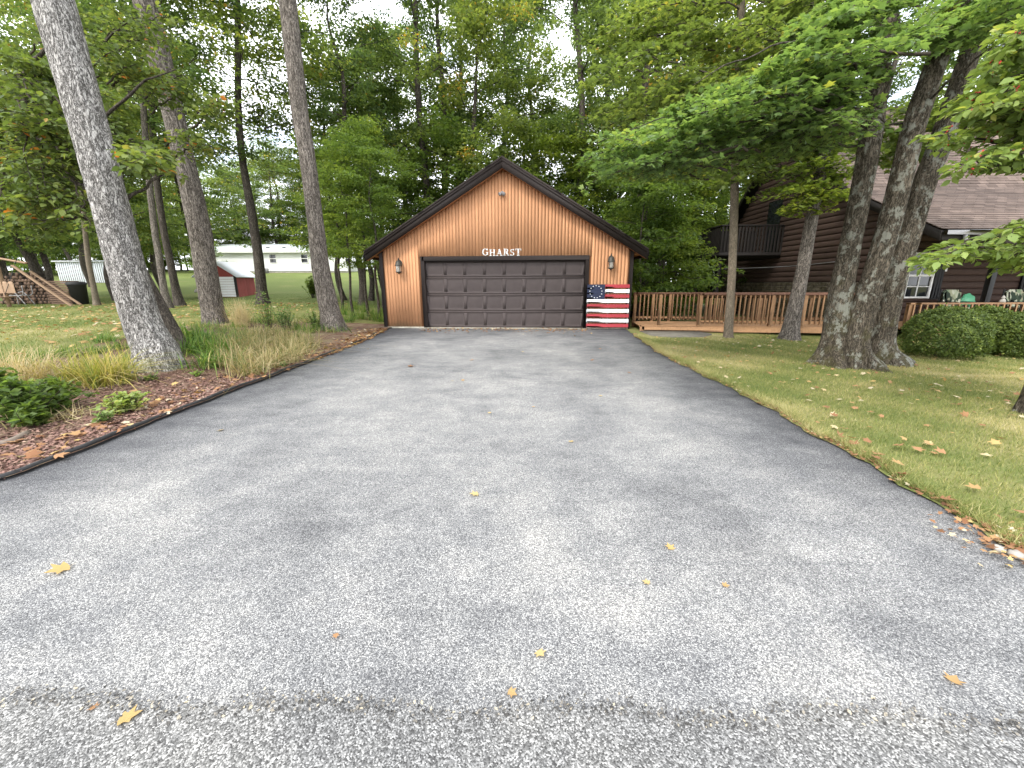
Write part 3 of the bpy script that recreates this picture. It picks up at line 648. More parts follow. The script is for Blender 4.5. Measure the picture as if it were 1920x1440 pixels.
# ---- letters standing on the door header
def letter(ch, h):
    """serif capital as thin slabs: strokes of two weights with serif feet"""
    t, th = 0.20 * h, 0.085 * h; Wd = {'G': .92, 'H': .98, 'A': .98, 'R': .92, 'S': .70, 'T': .86}[ch] * h; P = []
    def bar(x0, z0, x1, z1, wd):
        d = np.array([x1 - x0, z1 - z0]); d /= np.linalg.norm(d); n = np.array([-d[1], d[0]]) * wd / 2
        P.append([(x0 - n[0], z0 - n[1]), (x1 - n[0], z1 - n[1]), (x1 + n[0], z1 + n[1]), (x0 + n[0], z0 + n[1])])
    def arc(cx, cz, rx, rz, a0, a1, thick, thin, n=14):
        aa = np.radians(np.linspace(a0, a1, n + 1)); wds = thin + (thick - thin) * np.abs(np.cos(aa)) ** 1.5
        o = [(cx + (rx) * math.cos(a), cz + rz * math.sin(a)) for a in aa]; q = [(cx + (rx - w_) * math.cos(a), cz + (rz - w_) * math.sin(a)) for a, w_ in zip(aa, wds)]
        for i in range(n): P.append([o[i], o[i + 1], q[i + 1], q[i]])
    def serif(x, z, wd=None):
        wd = wd or 0.40 * h; P.append([(x - wd / 2, z - th / 2), (x + wd / 2, z - th / 2), (x + wd / 2, z + th / 2), (x - wd / 2, z + th / 2)])
    if ch == 'H':
        for x in (0.2 * h, Wd - 0.2 * h): bar(x, 0, x, h, t); serif(x, th / 2); serif(x, h - th / 2)
        bar(0.2 * h, 0.52 * h, Wd - 0.2 * h, 0.52 * h, th)
    elif ch == 'A':
        bar(0.16 * h, 0, 0.5 * Wd, h, th); bar(Wd - 0.18 * h, 0, 0.47 * Wd, h, t); bar(0.28 * h, 0.33 * h, Wd - 0.3 * h, 0.33 * h, th)
        serif(0.16 * h, th / 2, 0.32 * h); serif(Wd - 0.17 * h, th / 2)
    elif ch == 'T':
        bar(Wd / 2, 0, Wd / 2, h, t); serif(Wd / 2, th / 2, 0.44 * h); bar(0, h - th / 2, Wd, h - th / 2, th)
        bar(th / 2, h, th / 2, 0.72 * h, th); bar(Wd - th / 2, h, Wd - th / 2, 0.72 * h, th)
    elif ch == 'R':
        bar(0.2 * h, 0, 0.2 * h, h, t); serif(0.2 * h, th / 2); serif(0.14 * h, h - th / 2, 0.28 * h)
        arc(0.44 * h, 0.75 * h, 0.30 * h, 0.25 * h, -90, 90, t, th); bar(0.2 * h, h - th / 2, 0.46 * h, h - th / 2, th); bar(0.2 * h, 0.5 * h + th / 2, 0.46 * h, 0.5 * h + th / 2, th)
        bar(0.46 * h, 0.52 * h, 0.76 * h, 0.03 * h, t); serif(0.82 * h, th / 2, 0.2 * h)
    elif ch == 'G':
        arc(0.46 * h, 0.5 * h, 0.46 * h, 0.5 * h, 40, 320, t, th, 22); bar(0.78 * h, 0.05 * h, 0.78 * h, 0.44 * h, t); serif(0.74 * h, 0.44 * h, 0.36 * h); bar(0.80 * h, 0.98 * h, 0.80 * h, 0.70 * h, th)
    elif ch == 'S':
        cx = 0.35 * h
        arc(cx, 0.74 * h, 0.30 * h, 0.26 * h, 30, 270, t * 0.8, th, 16); arc(cx, 0.27 * h, 0.33 * h, 0.27 * h, -150, 90, t * 0.8, th, 16)
        bar(cx + 0.27 * h, h, cx + 0.27 * h, 0.78 * h, th); bar(cx - 0.30 * h, 0, cx - 0.30 * h, 0.22 * h, th)
    V = []; F = []
    for k, q in enumerate(P):
        ar = sum(q[i][0] * q[(i + 1) % 4][1] - q[(i + 1) % 4][0] * q[i][1] for i in range(4))
        if ar < 0: q = q[::-1]
        dy = 0.0004 * (k % 5)
        V += [(x, -dy, z) for x, z in q] + [(x, 0.018, z) for x, z in q]; b = 8 * k
        F += [[b, b + 1, b + 2, b + 3], [b + 7, b + 6, b + 5, b + 4]] + [[b + i, b + 4 + i, b + 4 + (i + 1) % 4, b + (i + 1) % 4] for i in range(4)]
    return mesh_np('letter', np.array(V), np.array(F)), Wd
sign = empty('name_letters', gw(-0.02, -0.025, JH), 'row of white serif letters standing on the garage door header', 'sign', rz=PHI)
lh = 0.205; x = -0.64
for i, ch in enumerate('GHARST'):
    me, wd = letter(ch, lh * (1.0, .93, .95, .97, .93, 1.0)[i]); link('letter', me, M['white'], sign, (x, 0, 0.002 + 0.008 * (i % 3 == 0)), (0, rad((-2, 1, 0, 1.5, -2, 1)[i]), 0)); x += wd + 0.028

# ---- wall lanterns and gable floodlight
def lantern(a, z, label):
    t = empty('wall_lantern', gw(a, -0.004, z), label, 'lantern', 'carriage lanterns beside the garage door', PHI); t.scale = (1.2, 1.2, 1.2)
    bp, bf = lathe([(0, 0), (0.062, 0), (0.066, 0.012), (0.03, 0.025), (0, 0.025)], 14); link('back_plate', mesh_np('back_plate', bp @ np.array([[1, 0, 0], [0, 0, 1.5], [0, -1, 0]]), bf, True), M['lamp_metal'], t, (0, 0, 0.10))
    P = smooth_path([(0, -0.01, 0.10), (0, -0.06, 0.20), (0, -0.115, 0.235), (0, -0.13, 0.20)], 12); v, f = tube(P, 0.011, 8); link('arm', mesh_np('arm', v, f, True), M['lamp_metal'], t)
    c, cf = lathe([(0.0, 0.20), (0.018, 0.20), (0.022, 0.175), (0.045, 0.165), (0.068, 0.13), (0.078, 0.075), (0.094, 0.055), (0.094, 0.045), (0.0, 0.05)], 18); link('cap', mesh_np('cap', c, cf, True), M['lamp_metal'], t, (0, -0.13, 0))
    g, gf = lathe([(0.056, 0.046), (0.060, -0.10)], 16); link('glass', mesh_np('glass', g, gf, True), M['lamp_glass'], t, (0, -0.13, 0))
    for k in range(4):
        q = math.pi / 4 + k * math.pi / 2; v, f = tube([(0.070 * math.cos(q), 0.070 * math.sin(q), 0.05), (0.070 * math.cos(q), 0.070 * math.sin(q), -0.11)], 0.006, 6); link('cage_bar', mesh_np('cage_bar', v, f), M['lamp_metal'], t, (0, -0.13, 0))
    b, bf = lathe([(0.0, -0.10), (0.080, -0.10), (0.080, -0.115), (0.05, -0.135), (0.02, -0.145), (0.018, -0.165), (0.0, -0.17)], 16); link('base', mesh_np('base', b, bf, True), M['lamp_metal'], t, (0, -0.13, 0))
    l, lf = lathe([(0.0, 0.04), (0.012, 0.02), (0.018, -0.02), (0.014, -0.06), (0.014, -0.10)], 10); link('bulb', mesh_np('bulb', l, lf, True), M['white'], t, (0, -0.13, 0))
    return t
lantern(-3.29, 1.90, 'dark bronze carriage lantern on the garage wall beside the rough hedge side'); 
lantern(3.26, 1.98, 'dark bronze carriage lantern on the garage wall above the wooden flag')
fl = empty('floodlight', gw(-0.03, -0.004, 4.02), 'small twin floodlight mounted high in the garage gable', 'floodlight', rz=PHI)
bp, bf = lathe([(0, 0), (0.05, 0), (0.055, 0.02), (0, 0.03)], 14); link('mount_plate', mesh_np('mount_plate', bp @ np.array([[1, 0, 0], [0, 0, 1], [0, -1, 0]]), bf, True), M['gutter'], fl)
for s in (-1, 1):
    hv, hf = lathe([(0, 0.0), (0.018, 0.0), (0.022, 0.05), (0.05, 0.10), (0.052, 0.125), (0.0, 0.12)], 14)
    o = link('lamp_head', mesh_np('lamp_head', hv, hf, True), M['gutter'], fl, (0, -0.02, 0), (rad(112), 0, rad(s * 35)))

# ---- slatted wooden flag leaning on the wall
fx0, fx1, fh = 2.585, 3.875, 1.345
flag = empty('wooden_flag', gw((fx0 + fx1) / 2, -0.20, 0.03), 'wooden slat flag with red and white boards leaning on the garage wall', 'flag', rz=PHI)
flag.rotation_euler = (rad(-6.5), 0, PHI)
fw = fx1 - fx0; ph = fh / 9; sl = 0.104
for k in range(9):
    z0 = fh - (k + 1) * ph + (ph - sl); red = k % 2 == 0
    xa = -fw / 2 + (0.545 if k < 3 else 0.0) + RS.uniform(-.004, .004); xb = fw / 2 + RS.uniform(-.006, .006)
    piece('slat', M['flag_red' if red else 'flag_white'], flag, (xa, -0.02, z0), (xb, 0.0, z0 + sl), (0, rad(RS.normal(0, .15)), 0), 0.01)
for k in range(3):
    z1 = fh - k * ph; piece('canton_board', M['flag_blue'], flag, (-fw / 2, -0.021, z1 - ph + 0.003), (-fw / 2 + 0.54, 0.0, z1), None, 0.01)
for xx in (-fw / 2 + 0.03, 0.0, fw / 2 - 0.03): piece('back_batten', M['old_wood'], flag, (xx - 0.02, 0.001, 0.0), (xx + 0.02, 0.03, fh))
sv, sf = lathe([(0, 0.006), (0.0165, 0.006), (0.0165, 0.0)], 10); sme = mesh_np('star', sv @ np.array([[1, 0, 0], [0, 0, 1], [0, -1, 0]]), sf)
sv = []
st = []
for q in range(10): rr = 0.022 if q % 2 == 0 else 0.011; a = math.pi / 2 + q * math.pi / 5; st.append((rr * math.cos(a), -0.004, rr * math.sin(a)))
sme = mesh_np('star', np.array(st + [(x, 0, z) for x, y, z in st]), [np.array([list(range(10))]), np.array([[q, q + 10, (q + 1) % 10 + 10, (q + 1) % 10] for q in range(10)])])
for k in range(13):
    a = math.pi / 2 + k * 2 * math.pi / 13; link('star', sme, M['flag_white'], flag, (-fw / 2 + 0.27 + 0.185 * math.cos(a), -0.0225, fh - 1.5 * ph + 0.185 * math.sin(a)))

# ================================================================== deck walk between garage and house
deck = empty('deck_walkway', (3.8, 12.3, 0), 'cedar stained deck walkway with baluster railings between garage and log house', 'deck')
DA, DB = np.array([3.80, 12.05]), np.array([10.15, 11.25]); dd = (DB - DA) / np.linalg.norm(DB - DA); dn = np.array([-dd[1], dd[0]]); DL = np.linalg.norm(DB - DA); DW = 1.45
DTOP, RTOP = 0.19, 1.11
def dk(u, v, z): p = DA + dd * u + dn * v - np.array([3.8, 12.3]); return (p[0], p[1], z)
dang = math.atan2(dd[1], dd[0])
def dpiece(name, mat, u0, u1, v0, v1, z0, z1, bev=0.02, tilt=0):
    o = piece(name, mat, deck, (0, 0, z0), (u1 - u0, v1 - v0, z1), None, bev); c = dk((u0 + u1) / 2, (v0 + v1) / 2, (z0 + z1) / 2); o.location = c; o.rotation_euler = (0, tilt, dang); return o
for k in range(10): dpiece('deck_board', M['deck'], -0.02, DL, k * 0.145, k * 0.145 + 0.138, DTOP - 0.035 + 0.001 * (k % 2), DTOP + 0.001 * (k % 3), 0.01)
dpiece('rim_board', M['deck'], 0, DL, -0.035, 0.0, DTOP - 0.175, DTOP - 0.036); dpiece('rim_board', M['deck'], 0, DL, DW + .001, DW + 0.035, DTOP - 0.175, DTOP - 0.036)
for u in np.arange(0.4, DL, 1.6):
    for v in (0.08, DW - 0.12): dpiece('support_post', M['deck'], u, u + 0.09, v, v + 0.09, -0.16, DTOP - 0.04)
def rail(v, us, ue, posts):
    for u in posts: dpiece('post', M['deck'], u - 0.045, u + 0.045, v - 0.045, v + 0.045, DTOP, RTOP - 0.045, 0.03)
    dpiece('rail_cap', M['deck_dark'], us, ue, v - 0.07, v + 0.07, RTOP - 0.04, RTOP)
    dpiece('top_rail', M['deck'], us, ue, v + 0.046, v + 0.08, RTOP - 0.13, RTOP - 0.042); dpiece('bottom_rail', M['deck'], us, ue, v - 0.018, v + 0.018, DTOP + 0.07, DTOP + 0.155)
    u = us + 0.08
    while u < ue - 0.03:
        if min(abs(u - q) for q in posts) > 0.07: dpiece('baluster', M['deck'], u - 0.019, u + 0.019, v - 0.057, v - 0.019, DTOP + 0.05, RTOP - 0.045, 0.04, RS.normal(0, 0.006))
        u += 0.128
rail(0.03, 1.62, DL - 0.02, [1.66, 3.6, 4.45, 5.4, 6.3]); rail(DW - 0.03, 0.0, DL - 0.3, [0.06, 0.62, 1.15, 2.4, 3.9, 5.4])
dpiece('end_post', M['deck'], 0.50, 0.59, 0.0, 0.09, DTOP, RTOP - 0.045)

# ================================================================== log house
HX = 11.0
house = empty('log_house', (HX, 12.8, 0), 'dark brown log sided house with brown shingle roof, stone base and front porch', 'house')
hc = np.array([HX, 12.8, 0.0])
def hp(name, mat, lo, hi, rot=None, bev=0.0): return piece(name, mat, house, np.array(lo) - hc, np.array(hi) - hc, rot, bev)
FW, BW, XR = 12.8, 21.7, 24.0                             # front wall, back wall, right end
PROF = [(10.55, 2.66), (13.75, 4.22), (17.4, 7.75), (22.2, 3.0)]
def roof_z(y): return float(np.interp(y, [p[0] for p in PROF], [p[1] for p in PROF]))
# core walls
vy = [FW + .02, 13.75, 17.4, BW - .02]
V = []
for xx in (HX + 0.04, HX + 0.25):
    V += [(xx, FW + .02, 0)] + [(xx, y, roof_z(y) - 0.12) for y in vy] + [(xx, BW - .02, 0)]
V = np.array(V) - hc; n = 6
link('gable_wall', mesh_np('gable_wall', V, [np.array([list(range(6))[::-1], list(range(6, 12))]), np.array([[q, (q + 1) % 6, (q + 1) % 6 + 6, q + 6] for q in range(6)])]), M['black_wood'], house)
hp('front_wall', M['black_wood'], (HX + 0.25, FW + 0.02, -0.2), (XR, FW + 0.2, 3.6)); hp('back_wall', M['black_wood'], (HX + 0.25, BW - 0.2, -0.2), (XR, BW - .02, 3.2)); hp('end_wall', M['black_wood'], (XR - 0.2, FW + 0.2, 0), (XR, BW - 0.2, 3.0))
# log courses: rounded boards on the gable and on the porch wall
def log_mesh():
    pr = [(0.0, 0.0), (-0.045, 0.012), (-0.062, 0.05), (-0.062, 0.13), (-0.045, 0.185), (0.0, 0.198)]
    V = [(x, y, z) for y in (-0.5, 0.5) for x, z in pr]; n = len(pr)
    return mesh_np('log_course', np.array(V), [np.array([[q, q + n, q + n + 1, q + 1] for q in range(n - 1)]), np.array([list(range(n))[::-1], list(range(n, 2 * n))])])
lm = log_mesh(); lm.materials.append(M['log']); STONE_T = 1.42
z = STONE_T
while z < 7.4:
    ya = FW
    lo = [y for y in np.linspace(FW, BW, 200) if roof_z(y) - 0.15 > z + 0.12]
    if len(lo) > 3: link('log_course', lm, None, house, tuple(np.array([HX + 0.04, (lo[0] + lo[-1]) / 2, z]) - hc), None, (1, lo[-1] - lo[0], 1))
    z += 0.198
z = 0.22
while z < 3.3:
    link('log_course', lm, None, house, tuple(np.array([(HX + XR) / 2, FW + 0.02, z]) - hc), (0, 0, math.pi / 2), (1, XR - HX, 1)); z += 0.198
# stone base, stone by stone
z = -0.25; hp('stone_backing', M['black_wood'], (HX + 0.0, FW + .03, -0.3), (HX + 0.039, BW - .03, STONE_T - 0.01))
while z < STONE_T - 0.05:
    hh = min(RS.uniform(0.10, 0.17), STONE_T - z); y = FW
    while y < BW:
        wl = RS.uniform(0.18, 0.5); hp('stone', M['stone'], (HX - 0.035 - RS.uniform(0, 0.03), y, z), (HX + 0.02, min(y + wl - 0.015, BW), z + hh - 0.014), None, 0.12); y += wl
    z += hh
# roof as overlapping shingle courses
def course(y0, z0, y1, z1, x0, x1):
    d = Vector((0, y1 - y0, z1 - z0)); o = piece('shingle_course', M['shingle_brown'], house, (x0, -d.length / 2 - 0.02, -0.012), (x1, d.length / 2 + 0.02, 0.012))
    o.location = (((x0 + x1) / 2) - hc[0], (y0 + y1) / 2 - hc[1], (z0 + z1) / 2 - hc[2]); o.rotation_euler = (math.atan2(z1 - z0, y1 - y0) - 0.10, 0, 0)
for (ya, za), (yb, zb) in zip(PROF[:-1], PROF[1:]):
    L = math.hypot(yb - ya, zb - za); nC = int(L / (0.145 if zb > za else 0.6))
    for k in range(nC):
        t0, t1 = k / nC, (k + 1) / nC; p0 = (ya + (yb - ya) * t0, za + (zb - za) * t0); p1 = (ya + (yb - ya) * t1, za + (zb - za) * t1)
        course(p0[0], p0[1] + 0.02, p1[0], p1[1] + 0.02, HX - 0.42, XR + 0.4)
def slabx(name, mat, x0, x1, dz0, dz1, prof):
    V = []
    for xx in (x0, x1):
        V += [(xx, y, z - dz0) for y, z in prof] + [(xx, y, z - dz1) for y, z in reversed(prof)]
    n = 2 * len(prof); k = len(prof); F = [[q, q + n, (q + 1) % n + n, (q + 1) % n] for q in range(n)]
    for a in range(k - 1): F += [[a, a + 1, n - 2 - a, n - 1 - a], [n + n - 1 - a, n + n - 2 - a, n + a + 1, n + a]]
    return link(name, mesh_np(name, np.array(V) - hc, np.array(F)), mat, house)
slabx('roof_deck', M['black_wood'], HX - 0.38, XR + 0.38, 0.03, 0.10, PROF); slabx('rake_board', M['black_wood'], HX - 0.425, HX - 0.385, 0.02, 0.26, PROF)
hp('ridge_cap', M['shingle_brown'], (HX - 0.42, 17.25, 7.76), (XR + 0.4, 17.55, 7.82))
# gutter and downspout elbow
hp('gutter', M['gutter'], (HX - 0.35, 10.44, 2.53), (XR, 10.545, 2.65), None, 0.08); hp('fascia', M['black_wood'], (HX - 0.35, 10.56, 2.42), (XR, 10.60, 2.62))
P = smooth_path(np.array([(11.15, 10.50, 2.53), (11.15, 10.52, 2.36), (10.98, 10.9, 2.16), (10.9, 11.2, 2.05)]), 14); v, f = tube(P - hc, 0.045, 8); link('downspout', mesh_np('downspout', v, f, True), M['gutter'], house)
# porch floor, posts, railing
PZ = 0.22; PY0 = 10.62
k = 0; y = PY0
while y < FW - 0.05: hp('porch_board', M['deck'], (10.3, y, PZ - 0.035), (XR, y + 0.135, PZ + 0.001 * (k % 3)), None, 0.01); y += 0.142; k += 1
hp('porch_rim', M['deck'], (10.3, PY0 - 0.04, PZ - 0.25), (XR, PY0 - 0.001, PZ - 0.036)); hp('porch_skirt', M['black_wood'], (10.35, PY0 + 0.05, -0.3), (XR, PY0 + 0.08, PZ - 0.1))
for xx in (12.35, 15.6, 18.8): hp('porch_post', M['shutter'], (xx - 0.065, PY0 + 0.06, PZ), (xx + 0.065, PY0 + 0.19, 2.60), None, 0.03)
PR = 0.885
hp('porch_rail', M['deck'], (10.3, PY0 - 0.02, PR - 0.04), (XR, PY0 + 0.11, PR), None, 0.02); hp('porch_lower_rail', M['deck'], (10.3, PY0, PZ + 0.05), (XR, PY0 + 0.04, PZ + 0.13), None, 0.02)
xx = 10.4
while xx < XR: hp('baluster', M['deck'], (xx - 0.02, PY0 - 0.037, PZ + 0.04), (xx + 0.02, PY0 - 0.002, PR - 0.041), None, 0.03); xx += 0.165
for xx in (10.34, 12.55, 14.9, 17.3): hp('rail_post', M['deck'], (xx - 0.045, PY0 + 0.0, PZ), (xx + 0.045, PY0 + 0.09, PR - 0.041), None, 0.03)
# windows with shutters
def window(x0, x1, z0, z1):
    wn = empty('window', (0, 0, 0)); wn.parent = house; wn.location = tuple(np.array([(x0 + x1) / 2, FW - 0.05, z0]) - hc)
    W2, H2 = (x1 - x0) / 2, z1 - z0
    piece('pane', M['glass'], wn, (-W2 + .03, 0.005, 0.03), (W2 - .03, 0.02, H2 - 0.03))
    for lo, hi in (((-W2, -0.04, 0), (-W2 + 0.055, 0.03, H2)), ((W2 - 0.055, -0.04, 0), (W2, 0.03, H2)), ((-W2 + .055, -0.04, 0), (W2 - .055, 0.03, 0.055)), ((-W2 + .055, -0.04, H2 - 0.055), (W2 - .055, 0.03, H2)), ((-W2 + .055, -0.035, H2 / 2 - 0.03), (W2 - .055, 0.02, H2 / 2 + 0.03))): piece('frame', M['white'], wn, lo, hi)
    for a, b in ((0.055, H2 / 2 - 0.03), (H2 / 2 + 0.03, H2 - 0.055)):
        piece('muntin', M['white'], wn, (-0.012, -0.02, a), (0.012, 0.012, b))
        for s in (-1, 1): piece('muntin', M['white'], wn, (min(s * 0.0121, s * (W2 - .055)), -0.018, (a + b) / 2 - 0.012), (max(s * 0.0121, s * (W2 - .055)), 0.012, (a + b) / 2 + 0.012))
    for s in (-1, 1):
        for q in range(3): xa = s * (W2 + 0.03 + 0.085 * q + 0.04); piece('shutter_slat', M['shutter'], wn, (xa - 0.04, -0.045, -0.03), (xa + 0.04, 0.0, H2 + 0.03), None, 0.04)
for x0 in (12.05, 15.85, 19.4): window(x0, x0 + 0.82, 0.92, 2.28)
# balcony on the gable end
BY0 = 17.2; BX0 = float(PY(1352, 445, BY0)[0]); BX1 = HX - 0.06; BY1 = min(np.arange(18, 21.5, 0.02), key=lambda y: abs(PY(1309, 445, y)[0] - BX0)); BZ = float(PY(1355, 421, BY0)[2]) - 1.06
hp('balcony_floor', M['black_wood'], (BX0, BY0, BZ - 0.22), (BX1, BY1, BZ))
for yy in (BY0 + 0.08, BY1 - 0.08): hp('balcony_post', M['black_wood'], (BX0 + 0.0, yy - 0.075, -0.1), (BX0 + 0.15, yy + 0.075, BZ - 0.221))
for yy in (BY0 + 0.03, BY1 - 0.07): hp('balcony_rail', M['black_wood'], (BX0, yy, BZ + 1.0), (BX1, yy + 0.09, BZ + 1.06))
hp('balcony_rail', M['black_wood'], (BX0 - 0.002, BY0 + 0.121, BZ + 1.0), (BX0 + 0.09, BY1 - 0.071, BZ + 1.062))
for u in np.arange(BX0 + 0.05, BX1, 0.135): hp('balcony_baluster', M['black_wood'], (u, BY0 + 0.05, BZ - 0.1), (u + 0.07, BY0 + 0.09, BZ + 1.0)) 
for u in np.arange(BY0 + 0.16, BY1 - 0.1, 0.135): hp('balcony_baluster', M['black_wood'], (BX0 + 0.03, u, BZ - 0.1), (BX0 + 0.06, u + 0.07, BZ + 1.0))
for u in np.arange(BX0 + 0.05, BX1, 0.135): hp('balcony_baluster', M['black_wood'], (u, BY1 - 0.05, BZ + 0.001), (u + 0.07, BY1 - 0.02, BZ + 1.0))
hp('balcony_door', M['glass'], (HX - 0.035, 17.6, BZ + 0.02), (HX - 0.028, 18.5, BZ + 2.1))
v, f = tube(smooth_path(np.array([(BX0 + 0.08, BY0 + 0.05, 1.95), (10.0, 15.0, 1.98), (10.92, 13.2, 2.12)]) - hc, 20), 0.008, 5); link('cable', mesh_np('cable', v, f), M['gutter'], house)

# ================================================================== trees
def tree_variant(H, base_h, R, limbs=16, ncl=9, per=120, leaf=0.17, crad=0.75, seed=0, r_trunk=0.17, tall=1.0, bush=False, trunk_bark='bark_dark', lm='leaf_forest', tone=0.0):
    """trunk, branches and crown meshes of one kind of forest tree, standing at the origin"""
    path = [(0, 0, -0.25)] + [(RS.normal(0, 0.012 * H) * (h > 0.1), RS.normal(0, 0.012 * H) * (h > 0.1), h * H) for h in (0.12, 0.3, 0.5, 0.7, 0.85, 0.97)]
    tv, tf = trunk_mesh('trunk', path, [r_trunk * k for k in (1.15, 1, 0.88, 0.74, 0.5, 0.28, 0.06)], 12, 40, 0.45, 0.7, 4, 0.03, seed)
    Ps = smooth_path(path, 60); W = []; cent = []
    for k in range(limbs):
        u = base_h / H + (0.95 - base_h / H) * ((k + RS.uniform(0, 0.9)) / limbs); p0 = Ps[min(59, int(u * 59))]
        prof = math.sin(math.pi * min(1, max(0.06, (u - base_h / H) / (1 - base_h / H) * 0.80 + 0.16))) ** 0.7
        if bush: prof = math.sin(math.pi * min(1, max(0.10, (u - base_h / H) / (1 - base_h / H) * 0.66 + 0.28))) ** 0.6
        a = k * 2.4 + RS.normal(0, 0.4); L = R * prof * RS.uniform(0.65, 1.12); rise = RS.uniform(0.05, 0.55) * L * tall
        tip = p0 + np.array([math.cos(a) * L, math.sin(a) * L, rise]); (v, f), LP = limb(p0, tip, r_trunk * 0.34 * (1.1 - u), 0.012, 0.16, 7, 5, 0.05); W.append((v, f))
        for q in range(ncl):
            t = RS.uniform(0.30, 1.05); b = LP[min(len(LP) - 1, int(t * (len(LP) - 1)))]; cent.append(b + RS.normal(0, 1, 3) * np.array([0.22, 0.22, 0.13]) * L)
    for q in range(ncl): cent.append(Ps[-1] + RS.normal(0, 0.10 * R, 3) + np.array([0, 0, RS.uniform(-0.08, 0.02) * H]))
    cent = np.array(cent); bv, bf = join(W)
    cm = cluster_leaves(cent, RS.uniform(0.6, 1.25, len(cent)) * crad, per, leaf, 0.28 if bush else 0.45, 0.45 if bush else 0.6, 0.22, 'diamond', 'crown', tone)
    t = mesh_np('trunk', tv, tf, True); t.materials.append(M[trunk_bark]); b = mesh_np('branches', bv, bf, True); b.materials.append(M[trunk_bark]); cm.materials.append(M[lm])
    return t, b, cm
FOREST = [tree_variant(19, 5.5, 4.2, 17, 9, 105, 0.17, 0.80, 1, 0.21), tree_variant(21, 7.5, 3.6, 16, 9, 105, 0.165, 0.75, 2, 0.19, 1.5, tone=-0.08),
          tree_variant(16, 4.0, 4.4, 16, 9, 105, 0.18, 0.85, 3, 0.17, tone=0.12), tree_variant(22, 9.0, 4.0, 16, 8, 105, 0.165, 0.8, 4, 0.24, 1.8, tone=-0.12)]
UNDER = [tree_variant(5.5, 0.7, 2.0, 15, 7, 62, 0.15, 0.58, 5, 0.05, 0.35, bush=True, lm='leaf_under'), tree_variant(7.5, 1.2, 2.6, 16, 8, 66, 0.16, 0.66, 6, 0.06, 0.35, bush=True, lm='leaf_under', tone=0.1),
         tree_variant(3.2, 0.3, 1.5, 13, 6, 60, 0.12, 0.45, 7, 0.035, 0.4, bush=True, lm='leaf_under', tone=-0.05)]
SHADE = [tree_variant(12.5, 3.2, 4.4, 20, 11, 85, 0.17, 0.85, 8, 0.15, 0.3, bush=True), tree_variant(14, 3.8, 4.8, 20, 11, 85, 0.18, 0.9, 9, 0.17, 0.35, bush=True, tone=0.1)]
KIND = {}
def place_tree(var, x, y, sc, rz, label, group, name='forest_tree', cat='tree', lean=0.0, trunk=True):
    for q, adj in KIND.items():
        if var is q[0] or var[0] is q[0]: label = adj + ' ' + label
    e = empty(name, (x, y, float(gz(x, y)) - 0.02), label, cat, group, rz); e.scale = (sc, sc, sc); e.rotation_euler = (lean, lean * 0.4, rz)
    for nm, me in zip(('trunk', 'branches', 'crown'), var): link(nm, me, None, e)
    return e
KIND = {(FOREST[0][0],): 'wide crowned', (FOREST[1][0],): 'slender high branched', (FOREST[2][0],): 'shorter low branched', (FOREST[3][0],): 'very tall bare stemmed', (UNDER[0][0],): 'mid sized', (UNDER[1][0],): 'tall', (UNDER[2][0],): 'low', (SHADE[0][0],): 'narrower', (SHADE[1][0],): 'taller'}
gA = 'forest trees behind the garage'; lA = 'forest tree with leafy crown rising behind the orange garage'
# trunks that show against the sky over the garage roof, then the mass behind them
for (px, Y, vi, sc) in [(800, 24, 1, 1.05), (838, 27, 3, 1.0), (1069, 25, 1, 1.1), (945, 30, 0, 1.0), (872, 33, 3, 1.1), (1000, 36, 1, 1.15), (900, 23, 2, 0.95), (1130, 29, 0, 1.05), (1110, 38, 3, 1.1), (760, 34, 0, 1.0), (720, 29, 2, 1.0)]:
    p = PY(px, 500, Y); place_tree(FOREST[vi], p[0], Y, sc, RS.uniform(0, 6.28), lA, gA, lean=RS.normal(0, 0.015))
gB = 'forest trees behind the deck and house'; lB = 'shaded forest tree standing beyond the deck walkway and log house'
for (px, Y, vi, sc) in [(1192, 17.5, 1, 0.85), (1212, 19.5, 0, 0.85), (1262, 24, 2, 1.0), (1290, 30, 0, 1.1), (1340, 26, 3, 1.0), (1400, 32, 2, 1.15), (1450, 28, 0, 1.1), (1530, 30, 1, 1.1), (1600, 29, 0, 1.15), (1690, 30, 3, 1.1), (1780, 31, 2, 1.25), (1880, 32, 0, 1.2), (1960, 33, 1, 1.2), (1230, 38, 3, 1.2)]:
    p = PY(px, 500, Y); place_tree(FOREST[vi], p[0], Y, sc, RS.uniform(0, 6.28), lB, gB, lean=RS.normal(0, 0.015))
gC = 'shade trees on the far side lawn'; lC = 'shade tree growing on the side lawn beyond the planting bed'
for (px, Y, vi, sc) in [(20, 26, 2, 1.1), (105, 30, 0, 1.1), (230, 27, 1, 1.05), (165, 36, 2, 1.1), (52, 23.5, 2, 0.85), (-120, 20, 0, 1.0), (640, 24, 2, 0.8), (672, 21, 0, 0.75), (-60, 33, 3, 1.1), (260, 23, 2, 0.85)]:
    p = PY(px, 500, Y); place_tree(FOREST[vi], p[0], Y, sc, RS.uniform(0, 6.28), lC, gC, lean=RS.normal(0, 0.015))
for (px, Y, sc) in [(740, 27, 0.95), (860, 29, 1.0), (985, 31, 1.05), (1100, 27, 0.95), (1180, 24, 0.9)]:
    p = PY(px, 500, Y); place_tree(SHADE[int(px) % 2], p[0], Y, sc, RS.uniform(0, 6.28), 'broad leafy tree filling the wood behind the orange garage', 'broad trees behind the garage', 'shade_tree')
gS = 'broad low branched trees on the side lawn'; lS = 'broad low branched shade tree with layered leaves beyond the side lawn'
